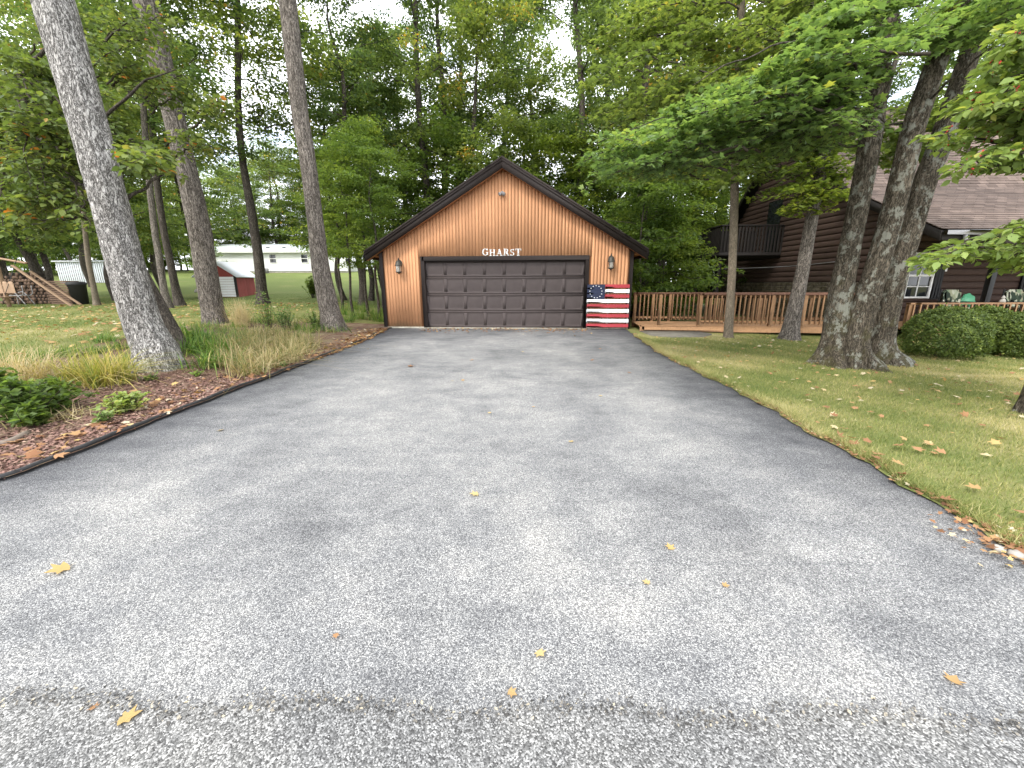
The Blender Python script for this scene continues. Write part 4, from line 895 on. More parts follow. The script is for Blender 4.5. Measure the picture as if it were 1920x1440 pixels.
for (px, Y, vi, sc) in [(-70, 24, 0, 1.0), (75, 25.5, 1, 0.95), (205, 24.5, 0, 0.95), (365, 26, 1, 0.95), (300, 33, 1, 1.0), (535, 67, 1, 1.2), (610, 69, 0, 1.2), (130, 47, 0, 1.1), (690, 24.5, 1, 0.85), (450, 66, 0, 1.2)]:
    p = PY(px, 500, Y); place_tree(SHADE[vi], p[0], Y, sc, RS.uniform(0, 6.28), lS, gS, 'shade_tree')
gD = 'distant trees behind the white cottage'; lD = 'distant leafy tree in the wood line behind the white cottage'
for k in range(26):
    px = -160 + k * 36 + RS.uniform(-10, 10); Y = RS.uniform(64, 84); p = PY(px, 500, Y); place_tree(SHADE[k % 2] if k % 3 else FOREST[2], p[0], Y, RS.uniform(0.95, 1.3), RS.uniform(0, 6.28), lD, gD)
for k in range(16):
    px = -150 + k * 58 + RS.uniform(-10, 10); Y = RS.uniform(62, 68); p = PY(px, 500, Y); place_tree(UNDER[k % 2], p[0], Y, RS.uniform(1.0, 1.5), RS.uniform(0, 6.28), 'low bushy tree filling the wood edge behind the white cottage', 'bushy trees behind the cottage', 'understory_tree')
for k in range(44):
    px = -170 + k * 20 + RS.uniform(-6, 6); Y = RS.uniform(50, 60) if px < 395 else RS.uniform(63.5, 68); p = PY(px, 500, Y)
    place_tree(UNDER[(0, 2, 1)[k % 3]], p[0], Y, RS.uniform(1.0, 1.5), RS.uniform(0, 6.28), 'dense green thicket bush closing the far edge of the lawn', 'thicket along the far lawn', 'thicket_bush', 'bush')
gE = 'understory saplings beyond the deck'; lE = 'bright green understory sapling in the woods beyond the deck railing'
for k in range(34):
    px = 1165 + (k * 47) % 400 + RS.uniform(-12, 12); Y = 15.6 + (k * 0.83) % 11 + RS.uniform(-.4, .4)
    p = PY(px, 500, Y)
    if (p[0] > 8.0 and 15.5 < Y < 22.5) or (px > 1275 and Y < 21): continue
    if p[0] < 4.4 and Y < 21: p[0] += 0.9
    place_tree(UNDER[k % 3], p[0], Y, RS.uniform(0.7, 1.1), RS.uniform(0, 6.28), lE, gE, 'understory_tree')
for (px, Y) in [(1300, 24.5), (1320, 26.5), (1345, 25), (1335, 23.6), (1310, 28), (1285, 22)]:
    p = PY(px, 500, Y); place_tree(UNDER[px % 2], p[0], Y, RS.uniform(0.95, 1.2), RS.uniform(0, 6.28), lE, gE, 'understory_tree')
gF = 'understory saplings behind the garage'; lF = 'leafy understory tree close behind the orange garage roof'
for k in range(2, 12):
    px = 690 + k * 42; Y = 22.0 + (k * 1.7) % 6; p = PY(px, 500, Y); place_tree(UNDER[1], p[0], Y, RS.uniform(0.95, 1.35), RS.uniform(0, 6.28), lF, gF, 'understory_tree')

# ---- trees of their own shape; trunks traced as upright things on the ground where they stand
def own_tree(name, label, base_px, Y, pts, widths, bark, crown_var=None, crown_z=None, crown_sc=1.0, sides=44, rings=150, flare=0.55, flare_h=0.6, lobes=5, cat='tree', top=None, group=None, seed=1, rz=0.0):
    b = PY(base_px[0], base_px[1], Y); b[2] = float(gz(b[0], Y))
    path = [PY(px, py, Y) for px, py in pts]; path[0] = b - np.array([0, 0, 0.15])
    def fit(i):                               # a leaning round stem seen off the axis looks wider than it is
        j = min(i + 1, len(pts) - 1); k_ = max(i - 1, 0); dx, dy = pts[j][0] - pts[k_][0], pts[j][1] - pts[k_][1]
        return math.cos(math.atan((pts[i][0] - 960) / F_PX)) * abs(dy) / math.hypot(dx, dy)
    rr = [0.5 * wd / F_PX * Y * fit(i) for i, wd in enumerate(widths)]
    d = path[-1] - path[-2]; d = d / np.linalg.norm(d)
    ext = top or 6.0; path += [path[-1] + d * ext * 0.5 + [0, 0, .3], path[-1] + d * ext * 0.9 + [0, 0, 0.8]]; rr += [rr[-1] * 0.72, rr[-1] * 0.35]
    e = empty(name, tuple(b), label, cat, group)
    v, f = trunk_mesh('trunk', np.array(path) - b, rr, sides, rings, flare, flare_h, lobes, 0.035, seed); link('trunk', mesh_np('trunk', v, f, True), M[bark], e)
    if crown_var is not None:
        tip = path[-2] - b; cz = crown_z or tip[2]
        for nm, me in zip(('branches', 'crown'), crown_var[1:]): link(nm, me, None, e, (tip[0], tip[1], cz - 6.0 * crown_sc), (0, 0, rz), (crown_sc,) * 3)
    return e, b
ash, ash_b = own_tree('ash_tree', 'pale grey furrowed trunk of a large leaning ash at the driveway bed', (300, 703), 6.45, [(300, 703), (291, 660), (265, 600), (224, 450), (206, 380), (160, 210), (100, 0)], [98, 92, 80, 75, 75, 76, 80], 'bark_pale', FOREST[3], 9.0, 0.8, 72, 260, 0.30, 0.55, 6, seed=2, rz=1)
own_tree('oak_tree', 'tall grey brown trunk rising from the far bed beside daylily leaves', (405, 606), 11.7, [(405, 606), (400, 585), (386, 505), (373, 420), (345, 300), (323, 208), (272, 0)], [52, 46, 44, 43, 41, 40, 46], 'bark_grey', FOREST[0], 12, 0.8, flare=0.2, seed=3, rz=2)
own_tree('oak_tree', 'straight grey brown trunk standing nearest the garage eave in the bed', (624, 607), 11.9, [(624, 607), (618, 580), (601, 500), (592, 420), (575, 290), (562, 208), (539, 0)], [50, 38, 33, 29, 28, 29, 30], 'bark_grey', FOREST[2], 12, 0.8, flare=0.25, seed=4, rz=3)
own_tree('maple_tree', 'dark trunk in front of the red and white shed', (494, 572), 20.5, [(494, 572), (490, 540), (484, 480), (472, 400), (455, 300), (447, 200), (446, 40)], [24, 21, 19, 17, 13, 12, 10], 'bark_dark', SHADE[0], 11, 0.95, 20, 70, 0.4, 0.7, 5, seed=5)
own_tree('maple_tree', 'dark flared trunk on the side lawn between two grey trunks', (338, 570), 19.8, [(338, 570), (329, 540), (317, 480), (305, 420), (290, 300), (282, 150)], [20, 17, 15, 14, 13, 11], 'bark_dark', SHADE[1], 9, 0.9, 20, 70, 0.5, 0.8, 5, seed=6)
own_tree('maple_tree', 'brown trunk with spreading roots behind the pale ash', (316, 581), 18.0, [(316, 581), (308, 545), (298, 480), (290, 430), (276, 300), (262, 100)], [18, 15, 14, 13, 12, 10], 'bark_grey', SHADE[0], 9, 0.8, 20, 70, 0.5, 0.8, 5, seed=7)
own_tree('young_tree', 'thin grey trunk beside the black bin and lumber stack', (181, 571), 20.2, [(181, 571), (176, 540), (168, 500), (163, 465), (155, 380), (148, 200)], [15, 12.5, 12, 11, 10, 8], 'bark_brown', FOREST[2], 9, 0.75, 16, 60, 0.3, 0.5, 5, seed=8)
own_tree('young_tree', 'slender pale brown trunk right in front of the deck railing', (1365, 632), 10.6, [(1365, 632), (1367, 600), (1372, 520), (1376, 420), (1379, 300), (1384, 150), (1390, 0)], [20, 17, 15.5, 15, 14, 13, 12], 'bark_brown', FOREST[2], 11, 0.6, 30, 120, 0.35, 0.25, 5, seed=9)
t1480, b1480 = own_tree('maple_tree', 'brown furrowed leaning trunk in front of the deck beside the triple trunk', (1479, 633), 10.4, [(1479, 633), (1486, 600), (1503, 519), (1520, 420), (1537, 335), (1553, 246), (1592, 0)], [42, 33, 26, 24, 22, 20, 18], 'bark_grey', FOREST[0], 12, 0.65, 36, 140, 0.4, 0.4, 5, seed=10)

# triple-stemmed tree: three trunks from one flared base
TY = 6.95
tb = PY(1600, 690, TY); tb[2] = float(gz(tb[0], TY))
tri = empty('triple_trunk_maple', tuple(tb), 'large lichen spotted maple with three trunks from one flared base on the lawn', 'tree')
stems = [([(1564, 694), (1567, 650), (1575, 567), (1592, 470), (1607, 393), (1632, 255), (1658, 45), (1664, 0)], [82, 60, 48, 42, 40, 41, 36, 34], 0.0, 11),
         ([(1607, 700), (1602, 640), (1633, 532), (1664, 428), (1692, 324), (1716, 230), (1757, 112), (1800, 0)], [74, 58, 47, 44, 42, 41, 37, 33], -0.14, 12),
         ([(1655, 684), (1650, 637), (1675, 532), (1703, 446), (1735, 341), (1762, 272), (1802, 150), (1850, 0)], [72, 54, 46, 43, 41, 42, 36, 32], 0.26, 13)]
for pts, wds, dy, sd_ in stems:
    Y = TY + dy; path = [PY(px, py, Y) for px, py in pts]; path[0][2] = float(gz(path[0][0], Y)) - 0.12
    d = path[-1] - path[-2]; d /= np.linalg.norm(d); path += [path[-1] + d * 2.4, path[-1] + d * 4.5]; rr = [0.5 * q / F_PX * Y * 0.76 for q in wds]; rr += [rr[-1] * 0.7, rr[-1] * 0.35]
    v, f = trunk_mesh('trunk', np.array(path) - tb, rr, 64, 200, 0.80, 0.42, 5, 0.05, sd_); link('trunk', mesh_np('trunk', v, f, True), M['bark_moss'], tri)
# crown over the three stems, above the frame
tv_ = FOREST[2]
for nm, me in zip(('branches', 'upper_crown'), tv_[1:]): link(nm, me, None, tri, (2.2, 0.4, 3.2), (0, 0, 1.0), (0.75,) * 3)

# ---- layered maple boughs reaching out over the lawn
def in_poly(x, y, poly):
    r = False; n = len(poly); j = n - 1
    for i in range(n):
        xi, yi = poly[i]; xj, yj = poly[j]
        if (yi > y) != (yj > y) and x < (xj - xi) * (y - yi) / (yj - yi) + xi: r = not r
        j = i
    return r
def boughs_in(poly, count, base_fn, yr, twig, leaf, kind, nt, per, minlen=0.9, **kw):
    xs = [p[0] for p in poly]; ys = [p[1] for p in poly]; out = []
    while len(out) < count:
        x, y = RS.uniform(min(xs), max(xs)), RS.uniform(min(ys), max(ys))
        if not in_poly(x, y, poly): continue
        tip = PY(x, y, RS.uniform(*yr)); bs = base_fn(tip); d = tip - bs; L = np.linalg.norm(d)
        if L > 2.3: bs = tip - d / L * 2.3
        out.append(bough(bs, tip, 0.018, twig, leaf, nt, per, kind=kind, **kw))
    return out
stem_b = np.array([PY(px, py, TY) for px, py in stems[0][0]])
def base_tri(tip):
    px = 960 + F_PX * tip[0] / tip[1] * 0.97; off = 1.7 if px < 1380 else 0.9
    return np.array([tip[0] + off + RS.uniform(-.3, .2), tip[1] + RS.uniform(-.1, .6), tip[2] + RS.uniform(0.0, 0.45)])
poly = [(1075, 335), (1100, 250), (1250, 215), (1400, 150), (1480, 110), (1570, 120), (1570, 190), (1530, 280), (1450, 305), (1330, 295), (1210, 335)]
B1 = boughs_in(poly, 66, base_tri, (5.2, 7.4), 0.60, 0.092, 'maple', 15, 9)
B1 += boughs_in([(1480, 60), (1560, 0), (1900, 0), (1900, 60), (1800, 90), (1700, 110), (1560, 110)], 30, lambda t: t + np.array([RS.uniform(.4, .9), RS.uniform(0, .5), RS.uniform(0.1, .6)]), (5.2, 7.2), 0.55, 0.092, 'maple', 13, 8)
leafy_crown('lower_crown', B1, 0.086, 'maple', M['leaf_maple'], tri, tb, M['twig'], 0.5)
# main limbs that carry them
W = []
for (a, ya), (b, yb), r in [(((1640, 120), 6.95), ((1180, 245), 6.0), 0.06), (((1660, 40), 6.95), ((1300, 160), 5.6), 0.055), (((1700, 230), 6.9), ((1420, 270), 5.8), 0.04), (((1720, 210), 6.9), ((1900, 60), 5.6), 0.05), (((1640, 200), 6.95), ((1500, 120), 5.4), 0.045)]:
    (v, f), _ = limb(PY(a[0], a[1], ya), PY(b[0], b[1], yb), r * 0.4, 0.005, 0.05, 9, 6, 0.04); W.append((v, f))
V, F = join(W); link('limbs', mesh_np('limbs', V - tb, F, True), M['bark_dark'], tri)
# lower lit branch of the leaning maple by the deck, and its higher foliage
def base_1480(tip): return np.array([b1480[0] + 0.6 + RS.uniform(-.2, .4), 10.4 + RS.uniform(-.3, .3), tip[2] + RS.uniform(0.1, 0.6)])
B2 = boughs_in([(1395, 380), (1440, 330), (1530, 300), (1560, 330), (1530, 400), (1460, 415)], 16, base_1480, (9.4, 11.0), 0.55, 0.12, 'maple', 10, 7)
leafy_crown('lit_branch', B2, 0.11, 'maple', M['leaf_under'], t1480, b1480, M['twig'], 0.6)  # sunlit look put into the colour with yellower leaves
B2 = boughs_in([(1060, 60), (1180, 0), (1560, 0), (1560, 90), (1400, 150), (1230, 220), (1100, 240)], 44, base_1480, (8.4, 12.0), 0.8, 0.13, 'maple', 12, 8)
B2 += boughs_in([(1590, 200), (1760, 170), (1900, 240), (1900, 320), (1760, 330), (1600, 320)], 18, lambda t: t + np.array([RS.uniform(.5, 1.2), RS.uniform(-.2, .5), RS.uniform(0.1, .6)]), (8.0, 10.0), 0.7, 0.12, 'maple', 11, 8)
B2 += boughs_in([(1180, 330), (1240, 250), (1560, 250), (1560, 310), (1400, 360), (1280, 380)], 20, base_1480, (9.4, 12.5), 0.7, 0.13, 'maple', 11, 8)
leafy_crown('lower_crown', B2, 0.12, 'maple', M['leaf_forest'], t1480, b1480, M['twig'], 0.42)

# ---- dogwood at the right edge with pale leaves and red berries
db_ = G(1930, 775); dgt = empty('dogwood_tree', tuple(db_), 'pale leaved dogwood with red berries reaching in over the lawn', 'tree')
path = [db_ + [0, 0, -0.1], db_ + [0.02, 0.0, 0.5], db_ + [0.12, -0.05, 1.1], db_ + [0.2, -0.2, 1.9], db_ + [0.15, -0.3, 3.0], db_ + [0.3, -0.3, 4.2]]
v, f = trunk_mesh('trunk', np.array(path) - db_, [0.11, 0.09, 0.085, 0.07, 0.05, 0.02], 24, 80, 0.4, 0.25, 5, 0.04, 14); link('trunk', mesh_np('trunk', v, f, True), M['bark_moss'], dgt)
def base_dog(tip):
    return np.array([tip[0] + RS.uniform(0.7, 1.3), tip[1] + RS.uniform(-.3, .3), tip[2] + RS.uniform(-.05, 0.35)])
B3 = boughs_in([(1715, 482), (1770, 450), (1850, 425), (1940, 400), (1940, 545), (1850, 515), (1770, 505), (1720, 500)], 15, base_dog, (3.6, 4.6), 0.36, 0.088, 'oval', 11, 8, tilt=0.45, hang=0.6)
B3 += boughs_in([(1750, 250), (1800, 190), (1850, 130), (1940, 60), (1940, 330), (1880, 310), (1830, 330), (1770, 320)], 30, base_dog, (3.7, 4.9), 0.38, 0.088, 'oval', 11, 8, tilt=0.5, hang=0.6)
B3 += boughs_in([(1830, 170), (1870, 60), (1940, 0), (1940, 420), (1890, 390), (1850, 320)], 18, base_dog, (3.8, 5.0), 0.38, 0.088, 'oval', 11, 8, tilt=0.5, hang=0.6)
leafy_crown('crown', B3, 0.088, 'oval', M['leaf_dog_light'], dgt, db_, M['twig'], 0.5)
W = []
for (px, py, Y) in [(1800, 455, 4.1), (1830, 300, 4.2), (1880, 150, 4.4), (1900, 480, 3.9)]:
    k = np.array(path[3 if py > 250 else 4]); (v, f), _ = limb(k, PY(px, py, Y), 0.035, 0.008, 0.12, 8, 7, 0.05); W.append((v, f))
V, F = join(W); link('limbs', mesh_np('limbs', V - db_, F, True), M['twig'], dgt)
bv, bf = lathe([(0, -1), (0.7, -0.7), (1, 0), (0.7, 0.7), (0, 1)], 6); bl_ = []
for b in B3[15:]:
    for q in range(0, len(b[1]), 24):
        for k in range(4): bl_.append((bv * 0.008 + b[1][q] + RS.normal(0, 0.018, 3) - db_, bf))
V, F = join(bl_); o = link('berries', mesh_np('berries', V, F, True), M['berry'], dgt); o['kind'] = 'stuff'

# ---- leaning dogwood behind the pale ash
dY = 7.6; lb = PY(340, 672, dY); lb[2] = float(gz(lb[0], dY))
ldg = empty('dogwood_tree', tuple(lb), 'dark leaning dogwood behind the pale ash with drooping leaf layers', 'tree')
lp = [PY(px, py, dY) for px, py in [(346, 676), (332, 640), (300, 585), (262, 515), (205, 415), (160, 348), (110, 290), (70, 240), (30, 150)]]; lp[0][2] = lb[2] - 0.1
v, f = trunk_mesh('trunk', np.array(lp) - lb, [0.16, 0.14, 0.135, 0.13, 0.125, 0.11, 0.09, 0.07, 0.03], 28, 120, 0.35, 0.3, 5, 0.05, 15); link('trunk', mesh_np('trunk', v, f, True), M['bark_dark'], ldg)
lpa = np.array(lp)
def base_ldog(tip):
    i = RS.randint(4, 9); k = lpa[i]; return tip + (k - tip) * RS.uniform(0.5, 0.8) + np.array([0, 0, 0.15])
B4 = boughs_in([(-40, 440), (-40, 60), (60, 90), (150, 230), (200, 300), (190, 420), (100, 470), (20, 460)], 46, base_ldog, (6.6, 8.8), 0.55, 0.115, 'oval', 11, 7, tilt=0.45, hang=0.8)
B4 += boughs_in([(190, 150), (260, 200), (330, 290), (345, 330), (250, 350), (215, 320)], 15, base_ldog, (7.0, 9.0), 0.55, 0.115, 'oval', 11, 7, tilt=0.45, hang=0.8)
B4 += boughs_in([(205, 290), (260, 280), (300, 320), (230, 340)], 3, lambda t: t + np.array([-0.6, 0.7, 0.35]), (5.8, 6.0), 0.35, 0.10, 'oval', 8, 7, tilt=0.45, hang=0.8)
B4 += boughs_in([(60, 60), (60, 0), (300, 0), (420, 120), (440, 260), (360, 280), (250, 160)], 22, lambda t: t + np.array([-0.9, 0.3, -0.2]), (8.2, 10.5), 0.6, 0.12, 'oval', 11, 7, tilt=0.5, hang=0.6)
leafy_crown('crown', B4, 0.113, 'oval', M['leaf_dog'], ldg, lb, M['twig'], 0.45, 0.2)
W = []
for (px, py), i in [((40, 330), 5), ((-20, 200), 6), ((120, 180), 7), ((250, 260), 5), ((330, 310), 4), ((150, 60), 8), ((60, 420), 4), ((330, 130), 6)]:
    (v, f), _ = limb(lpa[i], PY(px, py, dY + RS.uniform(-.6, .6)), 0.04, 0.008, 0.07, 9, 7, 0.06); W.append((v, f))
V, F = join(W); link('limbs', mesh_np('limbs', V - lb, F, True), M['bark_dark'], ldg)

# ================================================================== shrubs and bed plants
def boxwood(px, py, Y, rx, rz, label, seed):
    c = PY(px, py, Y); g = float(gz(c[0], Y)); e = empty('boxwood_bush', (c[0], Y, g), label, 'bush', 'clipped boxwood bushes in front of the porch')
    n = 17000; d = rnd_dirs(n); d[:, 2] = np.where(d[:, 2] < -0.85, -d[:, 2], d[:, 2]); r = 1 - np.abs(RS.normal(0, 0.09, n))
    lump = 1 + 0.12 * np.maximum(0, RS.normal(0, 1, n) - 1.9) + 0.10 * vnoise(5 * d[:, 0], 5 * d[:, 1], 5 * d[:, 2], seed) + 0.03 * vnoise(13 * d[:, 0], 13 * d[:, 1], 13 * d[:, 2], seed + 1)
    P = d * (r * lump)[:, None] * np.array([rx, rx * 0.9, rz]) + np.array([0, 0, rz * 0.93]); low = sstep(0.9, 0.0, P[:, 2] / rz); P[:, :2] *= (1 + 0.28 * low)[:, None]; P[:, 2] = np.abs(P[:, 2]) * (1 - 0.25 * low) + 0.015
    N = d + RS.normal(0, 0.6, (n, 3)); H = d * 0.8 + RS.normal(0, 0.7, (n, 3)) + np.array([0, 0, 0.5])
    tn = 0.42 + 0.22 * vnoise(9 * d[:, 0], 9 * d[:, 1], 9 * d[:, 2], seed + 5) + RS.normal(0, 0.2, n)
    link('foliage', leaf_mesh('foliage', P, N, H, 0.042 * RS.uniform(0.7, 1.3, n), tn, 'diamond'), M['leaf_box'], e)
    W = []
    for k in range(14):
        dd_ = rnd_dirs(1)[0]; dd_[2] = abs(dd_[2]) + 0.5; (v, f), _ = limb((0, 0, -0.05), dd_ / np.linalg.norm(dd_) * np.array([rx, rx, rz * 1.6]) * 0.8, 0.014, 0.004, 0.1, 5, 4); W.append((v, f))
    V, F = join(W); link('stems', mesh_np('stems', V, F), M['twig'], e)
boxwood(1770, 640, 8.05, 0.66, 0.50, 'rounded green boxwood bush beside the triple trunk, standing in front of the porch rail', 1)
boxwood(1838, 640, 8.75, 0.52, 0.50, 'rounded boxwood half hidden behind the largest boxwood', 2)
boxwood(1925, 650, 8.15, 0.62, 0.47, 'rounded boxwood bush cut off by the picture edge below the porch', 3)

def tuft(name, label, cat, x, y, n, length, spread, mat, width=0.006, droop=0.6, tone=(0.5, 0.25), group=None, base_r=0.12, up=1.0):
    z = float(gz(x, y)); e = 7; t = np.linspace(0, 1, e)
    a = RS.uniform(0, 2 * math.pi, n); out = np.abs(RS.normal(0, spread, n)); L = length * RS.uniform(0.55, 1.15, n); tw = RS.normal(0, 0.3, n)
    b0 = RS.normal(0, base_r, (n, 2))
    hx = out[:, None] * L[:, None] * (t + droop * t ** 3)[None, :]; hz = up * L[:, None] * (t - droop * 0.75 * np.clip(out, 0, 1.6)[:, None] * t ** 2.4)
    X = b0[:, 0, None] + hx * np.cos(a + 0)[:, None] + tw[:, None] * 0.25 * L[:, None] * (t ** 2)[None, :]; Y = b0[:, 1, None] + hx * np.sin(a)[:, None]; Z = np.maximum(hz, 0.01 + 0.03 * t[None, :]) - 0.02 * (t == 0)[None, :]
    wd = width * (1 - t ** 2)[None, :] * RS.uniform(0.6, 1.3, n)[:, None]; px_, py_ = -np.sin(a)[:, None] * wd, np.cos(a)[:, None] * wd
    V = np.stack([np.stack([X - px_, Y - py_, Z], -1), np.stack([X + px_, Y + py_, Z + 0.2 * wd], -1)], 2).reshape(-1, 3)
    i = (np.arange(n)[:, None] * e + np.arange(e - 1)[None, :]) * 2
    F = np.stack([i, i + 1, i + 3, i + 2], -1).reshape(-1, 4); tn = np.clip(RS.normal(tone[0], tone[1], n), 0, 1)
    o = link(name, mesh_np(name, V, F, False, {'tone': np.repeat(tn, 2 * e)}), M[mat], None, (x, y, z)); return tag(o, label, cat, group)
def bushy(name, label, cat, x, y, h, r, nst, per, leaf, kind, mat, group=None, tone=0.5):
    z = float(gz(x, y)); e = empty(name, (x, y, z), label, cat, group); W = []; LP = []; LN = []; LH = []
    for k in range(nst):
        a = RS.uniform(0, 6.28); o = abs(RS.normal(0, 0.55)) * r; hh = h * RS.uniform(0.6, 1.1) * (1 - 0.35 * (o / r) ** 2 if o < r else 0.65)
        P = smooth_path(np.array([(0.25 * o * math.cos(a), 0.25 * o * math.sin(a), -0.02), (0.6 * o * math.cos(a), 0.6 * o * math.sin(a), hh * 0.55), (o * math.cos(a), o * math.sin(a), hh)]), 8); W.append(tube(P, np.linspace(0.005, 0.002, 8), 4))
        for q in range(per):
            u = RS.uniform(0.25, 1.0); p = P[min(7, int(u * 7.99))]; b = RS.uniform(0, 6.28); hd = np.array([math.cos(b), math.sin(b), RS.normal(0.15, 0.3)])
            LP.append(p); LH.append(hd); LN.append(np.array([0, 0, 1.0]) + RS.normal(0, 0.35, 3) - 0.35 * hd)
    n = len(LP); V, F = join(W); link('stems', mesh_np('stems', V, F), M['twig'], e)
    link('leaves', leaf_mesh('leaves', np.array(LP), np.array(LN), np.array(LH), leaf * RS.uniform(0.6, 1.2, n), RS.normal(tone, 0.2, n), kind), M[mat], e); return e
# leafy clumps in the near bed
for (px, py, h, r, lab) in [(45, 795, 0.42, 0.50, 'large dark green leafy perennial clump in the red mulch'), (95, 770, 0.34, 0.34, 'dark green perennial clump beside dry grass blades'), (0, 765, 0.45, 0.4, 'tall green perennial clump at the edge of the near bed'), (70, 800, 0.22, 0.2, 'low green perennial sprig spilling onto the red mulch')]:
    p = G(px, py); bushy('perennial_plant', lab, 'plant', p[0], p[1], h, r, 56 if r > .3 else 24, 26, 0.085, 'diamond', 'leaf_under', tone=0.35)
p = G(235, 775); bushy('sedum_plant', 'pale yellow green flowering clump in red mulch beside the driveway edge', 'plant', p[0], p[1], 0.22, 0.27, 60, 14, 0.055, 'oval', 'leaf_dog_light', tone=0.75)
for k, (px, py) in enumerate([(285, 716), (530, 690), (370, 708), (470, 672), (195, 795)]):
    p = G(px, py); bushy('weed_sprig', ['green weed sprig at the foot of the pale ash', 'small weed by the driveway edging under dry grass', 'yellowish weed seedling in bare mulch', 'small green weed beside the daylilies', 'tiny weed in red mulch by the pale sedum'][k], 'weed', p[0], p[1], 0.11, 0.13, 12, 7, 0.06, 'diamond', 'leaf_dog_light', tone=0.45)
# grass clumps
def T(px, py, *a, **k): p = G(px, py); return tuft(*a[:3], p[0], p[1], *a[3:], **k)
T(205, 722, 'ornamental_grass', 'golden arching ornamental grass clump left of the pale ash', 'grass clump', 420, 0.60, 0.75, 'tuft_gold', width=0.007, droop=0.75, tone=(0.5, 0.25))
T(150, 715, 'ornamental_grass', 'yellow green arching grass clump over the flat bed stones', 'grass clump', 260, 0.5, 0.8, 'tuft_gold', width=0.006, droop=0.8, tone=(0.45, 0.25))
T(60, 722, 'dry_grass', 'wispy straw coloured dead grass clump near the perennials', 'grass clump', 240, 0.62, 0.9, 'tuft_tan', width=0.004, droop=0.5, tone=(0.75, 0.15))
T(10, 720, 'dry_grass', 'straw coloured dead grass at the bed edge beside tall perennial', 'grass clump', 200, 0.6, 0.9, 'tuft_tan', width=0.004, droop=0.5, tone=(0.75, 0.15))
T(110, 790, 'dry_grass', 'flattened straw blades lying over the red mulch', 'grass clump', 110, 0.36, 0.8, 'tuft_tan', width=0.004, droop=0.9, tone=(0.7, 0.2), up=0.5)
gl = 'daylily clumps in the far bed'; ll = 'green strap leaved daylily clump in the bed between grey trunks'
for (px, py) in [(352, 665), (385, 655), (415, 668), (375, 640), (435, 650), (345, 640), (400, 690)]: T(px, py, 'daylily', ll, 'grass clump', 130, 0.45, 0.95, 'tuft_green', width=0.010, droop=0.7, tone=(0.4, 0.25), group=gl)
gl = 'green grass clumps along the lawn side of the bed'; ll = 'ragged green grass clump along the lawn side of the bed'
for (px, py) in [(95, 672), (130, 668), (175, 664), (225, 655), (60, 690), (25, 700), (240, 680), (200, 640)]: T(px, py, 'grass_clump', ll, 'grass clump', 110, 0.26, 1.0, 'tuft_green', width=0.006, droop=0.6, tone=(0.45, 0.25), group=gl)
gl = 'tan ornamental grasses along the far bed'; ll = 'tan and green ornamental grass clump along the driveway bed'
for (px, py) in [(470, 705), (505, 690), (440, 690), (540, 680), (490, 668), (525, 660), (455, 660), (560, 668), (480, 640), (545, 645), (510, 640), (575, 655), (430, 665)]: T(px, py, 'ornamental_grass', ll, 'grass clump', 200, 0.50, 0.85, 'tuft_tan', width=0.005, droop=0.6, tone=(0.42, 0.27), group=gl)
T(455, 612, 'feather_grass', 'pale feathery grass plume clump beside the dark trunk', 'grass clump', 300, 0.85, 0.35, 'tuft_tan', width=0.004, droop=0.4, tone=(0.85, 0.1))
gl = 'rough grass around the garage corner'; ll = 'rough tall green grass clump beside the garage corner'
for (px, py) in [(655, 605), (675, 598), (700, 600), (645, 590), (685, 585), (665, 580), (630, 615), (600, 620), (710, 590), (580, 625), (560, 620), (715, 606)]: T(px, py, 'rough_grass', ll, 'grass clump', 120, 0.55 if px > 630 else .3, 0.7, 'tuft_green', width=0.006, droop=0.5, tone=(0.5, 0.25), group=gl)
for k, (px, py, Y, h) in enumerate([(505, 610, 11.6, 0.95), (535, 612, 11.2, 0.7), (590, 612, 11.6, 0.55)]):
    p = PY(px, py, Y); bushy('wispy_shrub', ['tall wispy blue green shrub between the two grey trunks', 'small airy shrub among tan grasses', 'low leafy shrub at the foot of the trunk by the garage'][k], 'shrub', p[0], Y, h, 0.6 * h + .15, 26, 18, 0.07, 'diamond', 'leaf_maple', tone=0.5)
gl = 'thin saplings beside the garage'; ll = 'thin sapling trunk growing close beside the garage wall'
for k, (px, Y, sc) in enumerate([(662, 15.5, 0.75), (690, 16.5, 0.9), (707, 15.0, 0.8), (715, 18, 1.0), (640, 18.5, 0.9)]):
    p = PY(px, 560, Y); e = place_tree(UNDER[1], p[0], Y, sc, RS.uniform(0, 6), ll, gl, 'sapling')
    for c_ in e.children:
        if 'trunk' not in c_.name: c_.location = (0, 0, 2.0); c_.scale = (0.7, 0.7, 0.75)
for k, (px, py, Y) in enumerate([(587, 556, 27.0), (602, 552, 28.5)]):
    p = PY(px, py, Y); bushy('round_shrub', ['dense round green shrub on the far lawn by the white cottage', 'second dense shrub tucked behind the round far shrub'][k], 'shrub', p[0], Y, 1.25, 0.75, 60, 40, 0.13, 'diamond', 'leaf_under', tone=0.3)
gl = 'low weedy grass tufts in the far bed'; ll = 'low weedy grass tuft growing in the far bed near the garage'
for k in range(34):
    y = RS.uniform(8.8, 13.6); x = bed_l(y) + (drive_l(min(y, 13)) - 0.35 - bed_l(y)) * RS.uniform(0.02, 0.9)
    tuft('weedy_grass', ll, 'grass clump', x, y, 70, RS.uniform(0.16, 0.38), 0.95, 'tuft_green' if k % 3 else 'tuft_tan', width=0.006, droop=0.6, tone=(0.5, 0.25), group=gl, base_r=0.16)
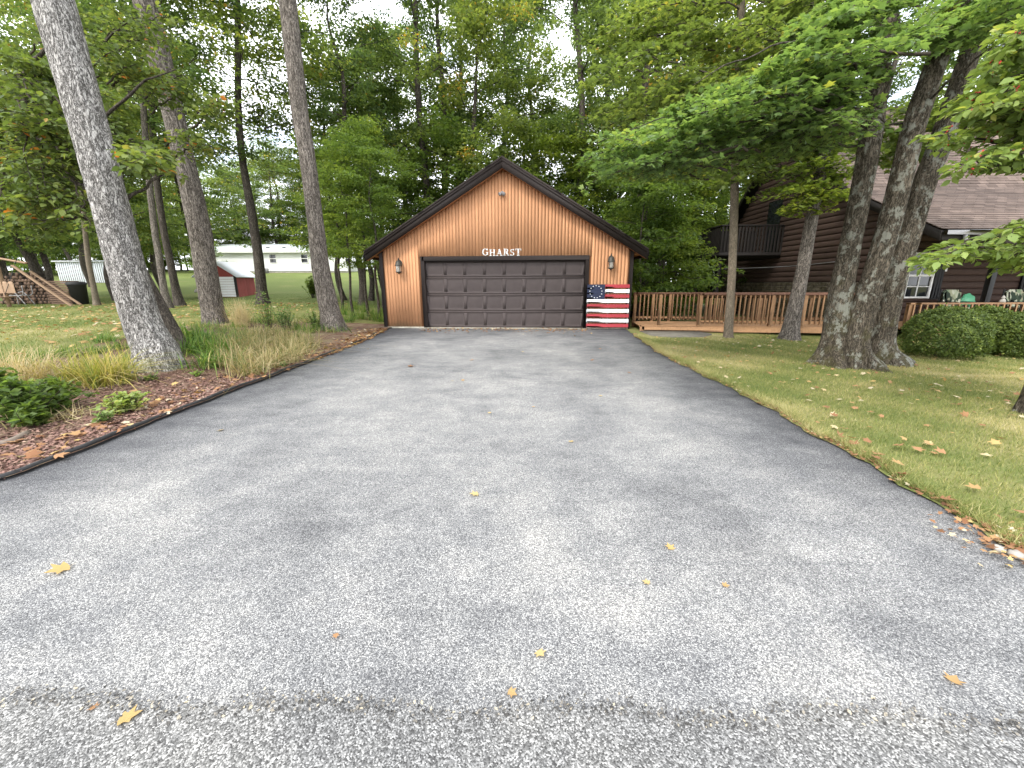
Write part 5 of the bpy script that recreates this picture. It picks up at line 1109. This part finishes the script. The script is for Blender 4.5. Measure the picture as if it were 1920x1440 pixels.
# flat bed stones and a border log
def rock(x, y, sx, sy, sz, label, name='stone'):
    V, F = lathe([(0, -0.3), (0.8, -0.3), (1, 0.1), (0.85, 0.7), (0.5, 0.95), (0, 1)], 12); q = 1 + 0.16 * vnoise(V[:, 0] * 3, V[:, 1] * 3, V[:, 2] * 2, x + y); V = V * q[:, None] * np.array([sx, sy, sz])
    return tag(link(name, mesh_np(name, V, F, True), M['rock'], None, (x, y, float(gz(x, y))), (0, 0, RS.uniform(0, 3))), label, 'stone')
for (px, py, a, b, c_, lab) in [(92, 718, 0.20, 0.14, 0.07, 'flat grey bed stone under dry grass'), (132, 712, 0.22, 0.15, 0.08, 'pale flat stone beside the arching golden grass'), (178, 792, 0.05, 0.04, 0.03, 'small pale stone lying in the red mulch'), (372, 553, 0.30, 0.22, 0.22, 'white boulder on the far lawn beside a grey trunk'), (1872, 1030, 0.03, 0.025, 0.02, 'dark stone at the broken asphalt corner by the lawn'), (1905, 1042, 0.035, 0.03, 0.025, 'grey stone among leaves at the driveway corner')]:
    p = G(px, py); rock(p[0], p[1], a, b, c_, lab)
pa, pb = G(0, 838), G(52, 815); v, f = tube(smooth_path([pa + [-.5, -.1, .02], pa + [0, 0, .02], pb + [0, 0, .015]], 14), np.linspace(0.04, 0.03, 14), 9); tag(link('border_log', mesh_np('border_log', v, f, True), M['old_wood']), 'weathered grey branch lying in the red mulch', 'log')

# ---- black edging along the bed
ry = np.arange(1.9, 11.8, 0.06); P = np.array([(drive_l(y) - 0.02, y, 0.035 + 0.006 * math.sin(4 * y)) for y in ry]); v, f = tube(P, 0.022, 6)
v2 = boxes_mesh
Vs = []; 
Vw = np.concatenate([np.stack([P[:, 0] + dx, P[:, 1], P[:, 2] * 0 + z], -1) for dx, z in ((-0.008, -0.05), (0.008, -0.05), (0.008, 0.03), (-0.008, 0.03))]); n = len(P); i = np.arange(n - 1)
Fw = np.concatenate([np.stack([i + a * n, i + b * n, i + 1 + b * n, i + 1 + a * n], -1) for a, b in ((0, 1), (1, 2), (2, 3), (3, 0))])
V, F = join([(v, f), (Vw, Fw)]); tag(link('garden_edging', mesh_np('garden_edging', V, F, True), M['plastic_black']), 'black plastic edging strip between mulch bed and driveway', 'edging')

# ---- mulch chips, leaf litter, single fallen leaves
n = 46000; Y1 = RS.uniform(2.2, 9.5, n) ** 1.0; u = RS.uniform(0, 1, n) ** 1.6; X1 = np.vectorize(drive_l)(Y1) - 0.03 - u * 2.6
Pn = np.stack([X1, Y1, gz(X1, Y1) + 0.018 + RS.uniform(0, 0.012, n)], -1); ti = RS.normal(0, 0.3, (n, 3)) + np.array([0, 0, 1])
tag(link('mulch_chips', leaf_mesh('mulch_chips', Pn, ti, rnd_dirs(n, 0.8), 0.030 * RS.uniform(0.5, 1.6, n), RS.normal(0.42, 0.22, n) - 0.0 + 0.35 * (u > 0.62), 'diamond'), M['chip']), 'reddish wood mulch chips covering the bed', 'mulch', kind='stuff')
def litter(name, label, X, Y, size, mu=0.5, sd=0.25, zoff=0.012, zf=None, til=0.28):
    n = len(X); z = (gz(X, Y) if zf is None else zf(X, Y)) + zoff + RS.uniform(0, 0.012, n); Pq = np.stack([X, Y, z], -1)
    return tag(link(name, leaf_mesh(name, Pq, RS.normal(0, til, (n, 3)) + np.array([0, 0, 1]), rnd_dirs(n, 0.8), size * RS.uniform(0.5, 1.25, n), RS.normal(mu, sd, n), 'maple'), M['litter']), label, 'leaf litter', kind='stuff')
Y1 = RS.uniform(7.5, 12.8, 1500); X1 = np.vectorize(drive_l)(Y1) - np.abs(RS.normal(0, 0.30, 1500)) + 0.05; litter('leaf_litter', 'orange brown leaf litter drifted along the far bed edge', X1, Y1, 0.085, 0.55)
Y1 = RS.uniform(3, 8, 260); X1 = np.vectorize(drive_l)(Y1) - np.abs(RS.normal(0, 0.5, 260)); litter('leaf_litter', 'scattered dry leaves on the red mulch', X1, Y1, 0.085, 0.6, zoff=0.03)
Y1 = RS.uniform(2.2, 11.5, 1500) ; X1 = np.vectorize(drive_r)(Y1) + RS.normal(0.03, 0.03, 1500); litter('leaf_litter', 'thin line of brown litter along the lawn edge of the driveway', X1, Y1, 0.030, 0.5, 0.28, 0.010)
nn = 520; a_ = RS.uniform(-2.6, 2.6, nn); b_ = -np.abs(RS.normal(0, 0.55, nn)) - 0.1; cs, sn = math.cos(PHI), math.sin(PHI); litter('leaf_litter', 'small dead leaves strewn on the apron before the garage door', GX + a_ * cs - b_ * sn, GY + a_ * sn + b_ * cs, 0.055, 0.5, 0.25, 0.024, lambda X, Y: 0 * X)
p0 = G0(1880, 1030); litter('leaf_litter', 'brown leaves and twigs piled at the broken driveway corner', p0[0] + RS.normal(0.12, 0.16, 240), p0[1] + RS.normal(0.0, 0.13, 240), 0.038, 0.55, 0.3, 0.01)
n = 900; X1, Y1 = scatter(3000, -22, -8.2, 7, 22, lambda X, Y: (X < np.vectorize(bed_l)(np.clip(Y, 0, 13.5))) & (X > -1.3 * Y)); litter('leaf_litter', 'yellow and tan leaves scattered over the side lawn', X1[:n], Y1[:n], 0.13, 0.8, 0.15, 0.03)
X1, Y1 = scatter(900, 2.5, 12, 3, 10.5, lambda X, Y: (X > np.vectorize(drive_r)(Y) + 0.15) & (X < 1.4 * Y)); litter('leaf_litter', 'small pale dry leaves scattered over the lawn', X1, Y1, 0.06, 0.85, 0.2, 0.03)
gx_, gy_ = GRIT; n = len(gx_)
tag(link('seam_grit', leaf_mesh('seam_grit', np.stack([gx_, gy_, np.full(n, 0.010) + RS.uniform(0, 0.004, n)], -1), RS.normal(0, 0.4, (n, 3)) + np.array([0, 0, 1]), rnd_dirs(n, 0.8), 0.011 * RS.uniform(0.4, 1.7, n), RS.uniform(0, 1, n), 'diamond'),
    m_attr('grit', [(0, (0.03, 0.029, 0.028)), (0.55, (0.09, 0.085, 0.078)), (0.8, (0.22, 0.20, 0.17)), (1, (0.38, 0.33, 0.24))])), 'dark grit and crumbs along the seam of driveway and road', 'grit', kind='stuff')
def leaf_obj(tone, curl):
    T_, F_ = leaf_template('maple'); T_ = T_.copy(); T_[:, 1] -= 0.4; T_[:, 2] = curl * (T_[:, 0] ** 2 * 0.9 + 0.5 * T_[:, 1] ** 2 * np.sign(T_[:, 0] + .3)) + 0.02
    stx = np.array([(-0.012, -0.4, 0.02), (0.012, -0.4, 0.02), (0.05, -0.75, 0.06)]); F2 = np.array([[0, 1, 2]]) + len(T_)
    me = mesh_np('fallen_leaf', np.vstack([T_, stx]), np.vstack([F_, F2]), False, {'tone': [tone] * (len(T_) + 3)}); me.materials.append(M['litter']); return me
LV = [leaf_obj(0.86, 0.35), leaf_obj(0.92, 0.2), leaf_obj(0.66, 0.5), leaf_obj(0.45, 0.6), leaf_obj(0.78, 0.4)]
YL, OR = 'yellow maple leaf lying alone on the grey driveway', 'curled orange brown leaf lying on the lawn near the driveway'
for (px, py, s, k) in [(112, 1070, 0.105, 0), (242, 1348, 0.075, 0), (890, 928, 0.075, 1), (1013, 1228, 0.05, 1), (1256, 1028, 0.06, 0), (1212, 1094, 0.045, 1), (1787, 1278, 0.06, 4), (1071, 829, 0.06, 1), (413, 808, 0.07, 1), (960, 1302, 0.04, 4), (868, 714, 0.07, 4), (1126, 743, 0.06, 1), (690, 655, 0.08, 1), (848, 715, 0.06, 1), (1180, 700, 0.07, 3), (770, 688, 0.13, 3), (885, 676, 0.09, 2), (1110, 676, 0.08, 3), (1125, 655, 0.08, 2), (1360, 1100, 0.04, 4), (918, 775, 0.05, 1), (980, 660, 0.06, 1), (740, 650, 0.06, 1), (1000, 764, 0.05, 4), (176, 1330, 0.035, 2), (630, 1195, 0.03, 2)]:
    p = G0(px, py); lab = YL if k in (0, 1) else 'brown dry leaf lying alone on the grey driveway'
    tag(link('fallen_leaf', LV[k], None, None, (p[0], p[1], 0.008), (RS.normal(0, 0.1), RS.normal(0, 0.1), RS.uniform(0, 6.28)), (s * 0.85,) * 3), lab, 'leaf', 'yellow leaves on the driveway' if k in (0, 1) else 'brown leaves on the driveway')
for (px, py, s, k) in [(1562, 786, 0.09, 3), (1512, 748, 0.08, 3), (1530, 733, 0.08, 3), (1580, 812, 0.10, 2), (1572, 824, 0.10, 3), (1598, 840, 0.10, 3), (1595, 830, 0.09, 2), (1682, 845, 0.11, 2), (1737, 840, 0.10, 4), (1718, 852, 0.10, 2), (1760, 856, 0.10, 2), (1645, 862, 0.11, 2), (1640, 868, 0.09, 3), (1680, 878, 0.11, 4), (1690, 900, 0.10, 3), (1772, 948, 0.09, 3), (1912, 974, 0.10, 2), (1822, 925, 0.10, 4), (1905, 745, 0.09, 2), (1800, 783, 0.08, 4), (1630, 780, 0.07, 2), (1596, 762, 0.07, 4), (1870, 830, 0.08, 3), (1550, 770, 0.07, 3)]:
    p = G(px, py); tag(link('fallen_leaf', LV[k], None, None, (p[0], p[1], p[2] + 0.045), (RS.normal(0, 0.25), RS.normal(0, 0.25), RS.uniform(0, 6.28)), (s * 0.8,) * 3), OR, 'leaf', 'orange leaves on the lawn')

# ================================================================== porch furniture
def m_leafprint():
    m, nt, b = nmat('leaf_print_cloth', 0.9, 0.1); v = pos(nt, scale=(14, 14, 8), rot=(0, 0.7, 0)); c = voro(nt, v, 1.0, 'F1', 'Color'); s = node(nt, 'ShaderNodeSeparateColor'); nt.links.new(c, s.inputs[0])
    nt.links.new(ramp(nt, [(0.0, (0.03, 0.04, 0.03)), (0.35, (0.05, 0.07, 0.045)), (0.5, (0.35, 0.32, 0.22)), (0.75, (0.20, 0.25, 0.15)), (1.0, (0.55, 0.52, 0.42))], s.outputs[0]), b.inputs['Base Color']); return m
M['print'] = m_leafprint()
def cushion_chair(x, y, label):
    e = empty('patio_chair', (x, y, PZ), label, 'chair', 'patio chairs with leaf print cushions')
    for sx in (-1, 1):
        for sy in (-1, 1): beam('leg', M['plastic_black'], e, (sx * 0.27, sy * 0.25, 0), (sx * 0.27, sy * 0.25, 0.62 if sy < 0 else 0.98), 0.03, 0.03)
        beam('arm', M['plastic_black'], e, (sx * 0.27, -0.28, 0.63), (sx * 0.27, 0.26, 0.63), 0.05, 0.03)
    piece('seat', M['plastic_black'], e, (-0.26, -0.26, 0.36), (0.26, 0.24, 0.40)); piece('seat_cushion', M['print'], e, (-0.255, -0.27, 0.401), (0.255, 0.18, 0.50), None, 0.15)
    piece('back_cushion', M['print'], e, (-0.26, 0.14, 0.48), (0.26, 0.25, 0.97), (rad(-10), 0, 0), 0.15); piece('back_frame', M['plastic_black'], e, (-0.25, 0.252, 0.42), (0.25, 0.27, 0.94))
cushion_chair(12.72, 11.75, 'patio chair with dark leaf print cushion between window and porch post'); cushion_chair(14.55, 11.75, 'patio chair with dark leaf print cushion beyond the porch post')
ge = empty('shell_chair', (13.36, 11.95, PZ), 'green plastic shell back chair beside the porch post', 'chair')
st = [(0.22 * math.cos(a) * (1 + 0.05 * math.cos(9 * a)), 0.28 * math.sin(a) * (1 + 0.05 * math.cos(9 * a))) for a in np.linspace(rad(-10), rad(190), 40)]
V = [(x, 0.14 + 0.05 * (x / .22) ** 2 * -1, 0.58 + z) for x, z in st] + [(x, 0.17 - 0.05 * (x / .22) ** 2, 0.58 + z) for x, z in st]; n = len(st)
link('back', mesh_np('back', np.array(V), [np.array([list(range(n)), list(range(2 * n - 1, n - 1, -1))]), np.array([[q, q + n, (q + 1) % n + n, (q + 1) % n] for q in range(n)])]), M['chair_green'], ge)
piece('seat', M['chair_green'], ge, (-0.22, -0.24, 0.38), (0.22, 0.2, 0.42), None, 0.1)
for sx in (-1, 1):
    for sy in (-1, 1): beam('leg', M['chair_green'], ge, (sx * 0.2, sy * 0.18, 0), (sx * 0.18, sy * 0.16, 0.379), 0.04, 0.04)
    beam('back_support', M['chair_green'], ge, (sx * 0.15, 0.17, 0.421), (sx * 0.15, 0.15, 0.56), 0.04, 0.03)
def figurine(x, z, h, label):
    v, f = lathe([(0, 0), (0.30, 0), (0.34, 0.15), (0.24, 0.42), (0.12, 0.5), (0.20, 0.58), (0.21, 0.70), (0.14, 0.80), (0.05, 0.95), (0, 1.0)], 14); tag(link('porch_figurine', mesh_np('porch_figurine', v * h, f, True), M['rock'], None, (x, PY0 + 0.045, z)), label, 'figurine')
figurine(12.72, PR, 0.19, 'small pale figurine standing on the porch rail above the boxwood')
# small white hanging sign on the porch wall
e = tag(piece('wall_plaque', M['white'], None, (13.05, FW - 0.06, 1.72), (13.25, FW - 0.045, 2.12)), 'small pale plaque hanging on the log porch wall', 'plaque')

# ================================================================== side lawn: swing frame, firewood, lumber, bin, sheds, cottage
SYa = 19.3
def sp(px, py, Y=SYa): return PY(px, py, Y)
sw = sp(22, 580); sz = float(gz(sw[0], SYa)); so = np.array([sw[0], SYa, sz]); swf = empty('swing_frame', tuple(so), 'timber A frame swing with slanted legs and a scalloped wooden seat', 'swing')
def sb(name, a, b, wd, th=0.05, ya=0, yb=0): beam(name, M['new_wood'], swf, sp(*a) - so + [0, ya, 0], sp(*b) - so + [0, yb, 0], wd, th)
sb('leg', (8, 497), (128, 579), 0.13, 0.06, 0.3, 0.3); sb('leg', (0, 507), (102, 574), 0.12, 0.06, 1.2, 1.2); sb('leg', (-14, 470), (20, 581), 0.15, 0.06, 0.0, 0.0); sb('top_beam', (16, 492), (-110, 470), 0.14, 0.09, 0.7, 0.7); sb('leg', (-110, 472), (-160, 580), 0.15, 0.06, 0.4, 0.4); sb('cross_brace', (-140, 545), (16, 552), 0.10, 0.05, 0.15, 0.15)
for k in range(5):
    a = sp(-22 + 11 * k, 532) - so; v, f = lathe([(0, 0), (0.14, 0), (0.14, 0.02), (0, 0.02)], 12); v = v @ np.array([[1, 0, 0], [0, 0, 1], [0, 1, 0.0]]); link('seat_back_slat', mesh_np('seat_back_slat', v, f), M['new_wood'], swf, (a[0], -0.05, a[2] - 0.03)); piece('seat_back_slat', M['new_wood'], swf, (a[0] - 0.13, -0.062, a[2] - 0.42), (a[0] + 0.13, -0.04, a[2] - 0.03))
a, b = sp(-30, 553) - so, sp(28, 556) - so; piece('seat', M['new_wood'], swf, (a[0], -0.55, b[2] - 0.04), (b[0], -0.07, b[2]))
for px in (-22, 24): a = sp(px, 553) - so; c_ = sp(px, 482) - so; v, f = tube(np.array([[a[0], -0.3, a[2]], [a[0] + .05, 0.55, max(c_[2], a[2] + .8)]]), 0.012, 5); link('hanger_chain', mesh_np('hanger_chain', v, f), M['plastic_black'], swf)
# firewood
fv, ff = tube(np.array([(0, -0.22, 0), (0.01, 0, 0), (0, 0.22, 0)]), [0.085, 0.09, 0.085], 9); fv[:, 0] *= 1.1
LOGS = []
for s_ in (0, 1):
    vv = fv * (1 + 0.08 * vnoise(fv[:, 0] * 9, fv[:, 1] * 3, fv[:, 2] * 9, s_))[:, None]; me = mesh_np('firewood_log', vv, ff); me.materials.append(M['fire_end']); me.materials.append(M['fire_wood'])
    for pl in me.polygons:
        if len(pl.vertices) > 4: pl.material_index = 1
    LOGS.append(me)
x0, x1 = PY(15, 570, 21.6)[0], PY(108, 570, 21.6)[0]
for r in range(10):
    xx = x0 + 0.09 * (r % 2); zz = float(gz(x0, 21.6)) + 0.08 + r * 0.158
    while xx < x1 - 0.12 * max(0, r - 5) * 1.1:
        if not (r > 7 and RS.uniform() < 0.35): tag(link('firewood_log', LOGS[RS.randint(2)], None, None, (xx, 21.6 + RS.normal(0, 0.03), zz), (0, RS.uniform(0, 6), RS.normal(0, 0.05)), (RS.uniform(0.85, 1.1),) * 3), 'split firewood log in the long stack behind the swing', 'firewood', 'stacked firewood logs')
        xx += 0.185
x0, x1 = PY(100, 570, 21.0)[0], PY(140, 570, 21.0)[0]
for r in range(12):
    for c_ in range(3):
        za = float(gz(x0, 21.0)) + r * 0.098; y0 = 20.85 + c_ * 0.25; j = RS.normal(0, 0.02)
        o = piece('lumber_plank', M['fire_wood'], None, (x0 + j + 0.05 * max(0, r - 9), y0, za), (x1 + j - 0.04 * max(0, r - 8), y0 + 0.23, za + 0.078), None, 0.05); tag(o, 'short brown plank in the squared lumber stack beside the firewood', 'plank', 'planks in the lumber stack')
cx = PY(152, 568, 21.2); e = empty('trash_bin', (cx[0], 21.2, float(gz(cx[0], 21.2))), 'tall black plastic bin at the end of the lumber stack', 'bin')
v, f = lathe([(0, 0), (0.30, 0), (0.36, 0.95), (0.39, 0.97), (0.39, 1.02), (0.36, 1.02)], 20); link('body', mesh_np('body', v, f, True), M['plastic_black'], e); v, f = lathe([(0.40, 1.021), (0.40, 1.06), (0.30, 1.12), (0, 1.15)], 20); link('lid', mesh_np('lid', v, f, True), M['plastic_black'], e)
# cart-like junk under the slanted legs: folded garden chair frame
cj = PY(52, 572, 20.9); e = empty('lawn_chair', (cj[0], 20.9, float(gz(cj[0], 20.9))), 'old blue grey tubular lawn chair in front of the firewood', 'chair')
for k, pts in enumerate([[(-0.45, 0, 0), (-0.35, 0, 0.45), (0.35, 0, 0.5), (0.45, 0, 0.95)], [(-0.45, -0.4, 0), (-0.35, -0.4, 0.45), (0.35, -0.4, 0.5), (0.45, -0.4, 0.95)], [(0.4, 0, 0), (0.0, 0, 0.6), (-0.3, 0, 0.62)], [(0.4, -0.4, 0), (0.0, -0.4, 0.6), (-0.3, -0.4, 0.62)]]):
    v, f = tube(smooth_path(np.array(pts), 16), 0.02, 6); link('frame_tube', mesh_np('frame_tube', v, f, True), M['gutter'], e)
for k in range(5): piece('seat_strap', M['gutter'], e, (-0.34 + 0.14 * k, -0.4, 0.47), (-0.24 + 0.14 * k, 0.0, 0.482))
# red and white shed
shx, shy = -19.80, 28.0; sg = float(gz(shx, shy)); shed = empty('garden_shed', (shx, shy, sg), 'small red shed with white plank door front and white roof', 'shed'); hw, he_, ha_, dp = 1.28, 1.42, 2.28, 2.0
V = np.array([(-hw, 0, 0), (hw, 0, 0), (hw, 0, he_), (0, 0, ha_), (-hw, 0, he_)]); V2 = V + np.array([0, dp, 0]); link('walls', mesh_np('walls', np.concatenate([V, V2]), [np.array([[0, 1, 2, 3, 4], [9, 8, 7, 6, 5]]), np.array([[0, 4, 9, 5], [1, 6, 7, 2]])]), M['barn_red'], shed)
for k in range(8): piece('door_plank', M['lap_white'], shed, (-0.8, -0.05, 0.04 + 0.165 * k), (hw - 0.12, -0.003, 0.19 + 0.165 * k))
piece('corner_board', M['black_wood'], shed, (hw - 0.10, -0.06, 0), (hw + 0.02, 0.04, he_ + .02))
for k in range(6): piece('side_board', M['barn_red'], shed, (hw + 0.001, 0.06 + 0.32 * k, 0.02), (hw + 0.025, 0.36 + 0.32 * k, he_ - 0.02))
for s in (-1, 1):
    t_ = 0.06; ex = hw + 0.22; sl_ = (ha_ - he_) / hw; V = []
    for yy in (-0.22, dp + 0.2):
        for xx in (0, s * ex): V += [(xx, yy, ha_ + 0.09 - sl_ * abs(xx)), (xx, yy, ha_ + 0.03 - sl_ * abs(xx))]
    link('roof_slope', mesh_np('roof_slope', np.array(V), np.array([[0, 2, 6, 4], [1, 5, 7, 3], [0, 1, 3, 2], [4, 6, 7, 5], [2, 3, 7, 6], [0, 4, 5, 1]])), M['roof_white'], shed)
# cottage
ctx, cty = -30.0, 54.0; cg = float(gz(ctx, cty)); cot = empty('white_cottage', (ctx, cty, cg), 'white lap sided ranch cottage with pale shingle roof across the far lawn', 'cottage')
cl, chh, cdp = 8.9, 2.55, 7.0
link('walls', boxes_mesh('walls', [(-cl, 0.02, 0.2, cl, cdp, chh)]), M['lap_white'], cot); link('foundation', boxes_mesh('foundation', [(-cl + .03, 0.05, -0.3, cl - .03, cdp - .05, 0.199)]), M['concrete'], cot)
for k in range(15): piece('siding_course', M['lap_white'], cot, (-cl, -0.02, 0.2 + 0.15 * k), (cl, 0.012, 0.2 + 0.15 * k + 0.146), (rad(6), 0, 0))
for (y0, z0, y1, z1) in ((-0.5, chh - 0.05, cdp / 2, chh + 1.15), (cdp + 0.5, chh - 0.05, cdp / 2, chh + 1.15)):
    V = []
    for xx in (-cl - 0.3, cl + 0.3): V += [(xx, y0, z0), (xx, y0, z0 + 0.14), (xx, y1, z1 + 0.14), (xx, y1, z1)]
    link('roof_slope', mesh_np('roof_slope', np.array(V), np.array([[0, 1, 2, 3], [7, 6, 5, 4], [0, 4, 5, 1], [1, 5, 6, 2], [2, 6, 7, 3], [3, 7, 4, 0]])), M['roof_pale'], cot)
for s in (-1, 1): link('gable', mesh_np('gable', np.array([(s * cl, 0, chh), (s * cl, cdp, chh), (s * cl, cdp / 2, chh + 1.15)]), np.array([[0, 1, 2]])), M['lap_white'], cot)
piece('fascia', M['white'], cot, (-cl - 0.3, -0.54, chh - 0.09), (cl + 0.3, -0.501, chh + 0.06))
for px in (514, 573, 655):
    xx = PY(px, 500, 54)[0] - ctx; wn = empty('window', (xx, -0.03, 1.25)); wn.parent = cot
    piece('pane', M['glass'], wn, (-0.40, -0.005, 0.0), (0.40, 0.01, 1.0))
    for lo, hi in (((-0.47, -0.04, -0.07), (-0.40, 0.02, 1.07)), ((0.40, -0.04, -0.07), (0.47, 0.02, 1.07)), ((-0.40, -0.04, -0.07), (0.40, 0.02, 0.0)), ((-0.40, -0.04, 1.0), (0.40, 0.02, 1.07)), ((-0.40, -0.03, 0.47), (0.40, 0.015, 0.53))): piece('frame', M['white'], wn, lo, hi)
for (xx, yy) in ((-1.9, 1.2), (0.2, 1.2), (2.4, 2.6)): zz = chh + 0.09 + (yy + 0.5) * 1.2 / (cdp / 2 + 0.5); piece('roof_vent', M['plastic_black'], cot, (xx, yy, zz - 0.05), (xx + 0.35, yy + 0.3, zz + 0.14))
acx = PY(496, 512, 53.2)[0]; e = empty('air_conditioner', (acx, 53.2, float(gz(acx, 53.2))), 'grey outdoor air conditioner unit beside the cottage wall', 'air conditioner'); piece('housing', M['gutter'], e, (-0.4, -0.3, 0.0), (0.4, 0.3, 0.62)); 
for k in range(7): piece('louvre', M['plastic_black'], e, (-0.36, -0.315, 0.06 + 0.075 * k), (0.36, -0.301, 0.10 + 0.075 * k))
wx = PY(145, 530, 40)[0]; e = empty('metal_shed', (wx, 40, float(gz(wx, 40))), 'pale ribbed metal shed behind the firewood stack', 'shed')
piece('body', M['roof_white'], e, (-1.6, 0.03, 0), (3.0, 2.5, 1.9)); piece('roof', M['roof_white'], e, (-1.75, -0.2, 1.901), (3.15, 2.7, 2.02))
for k in range(23): piece('rib', M['roof_white'], e, (-1.58 + 0.2 * k, -0.03, 0.02), (-1.50 + 0.2 * k, 0.029, 1.88))
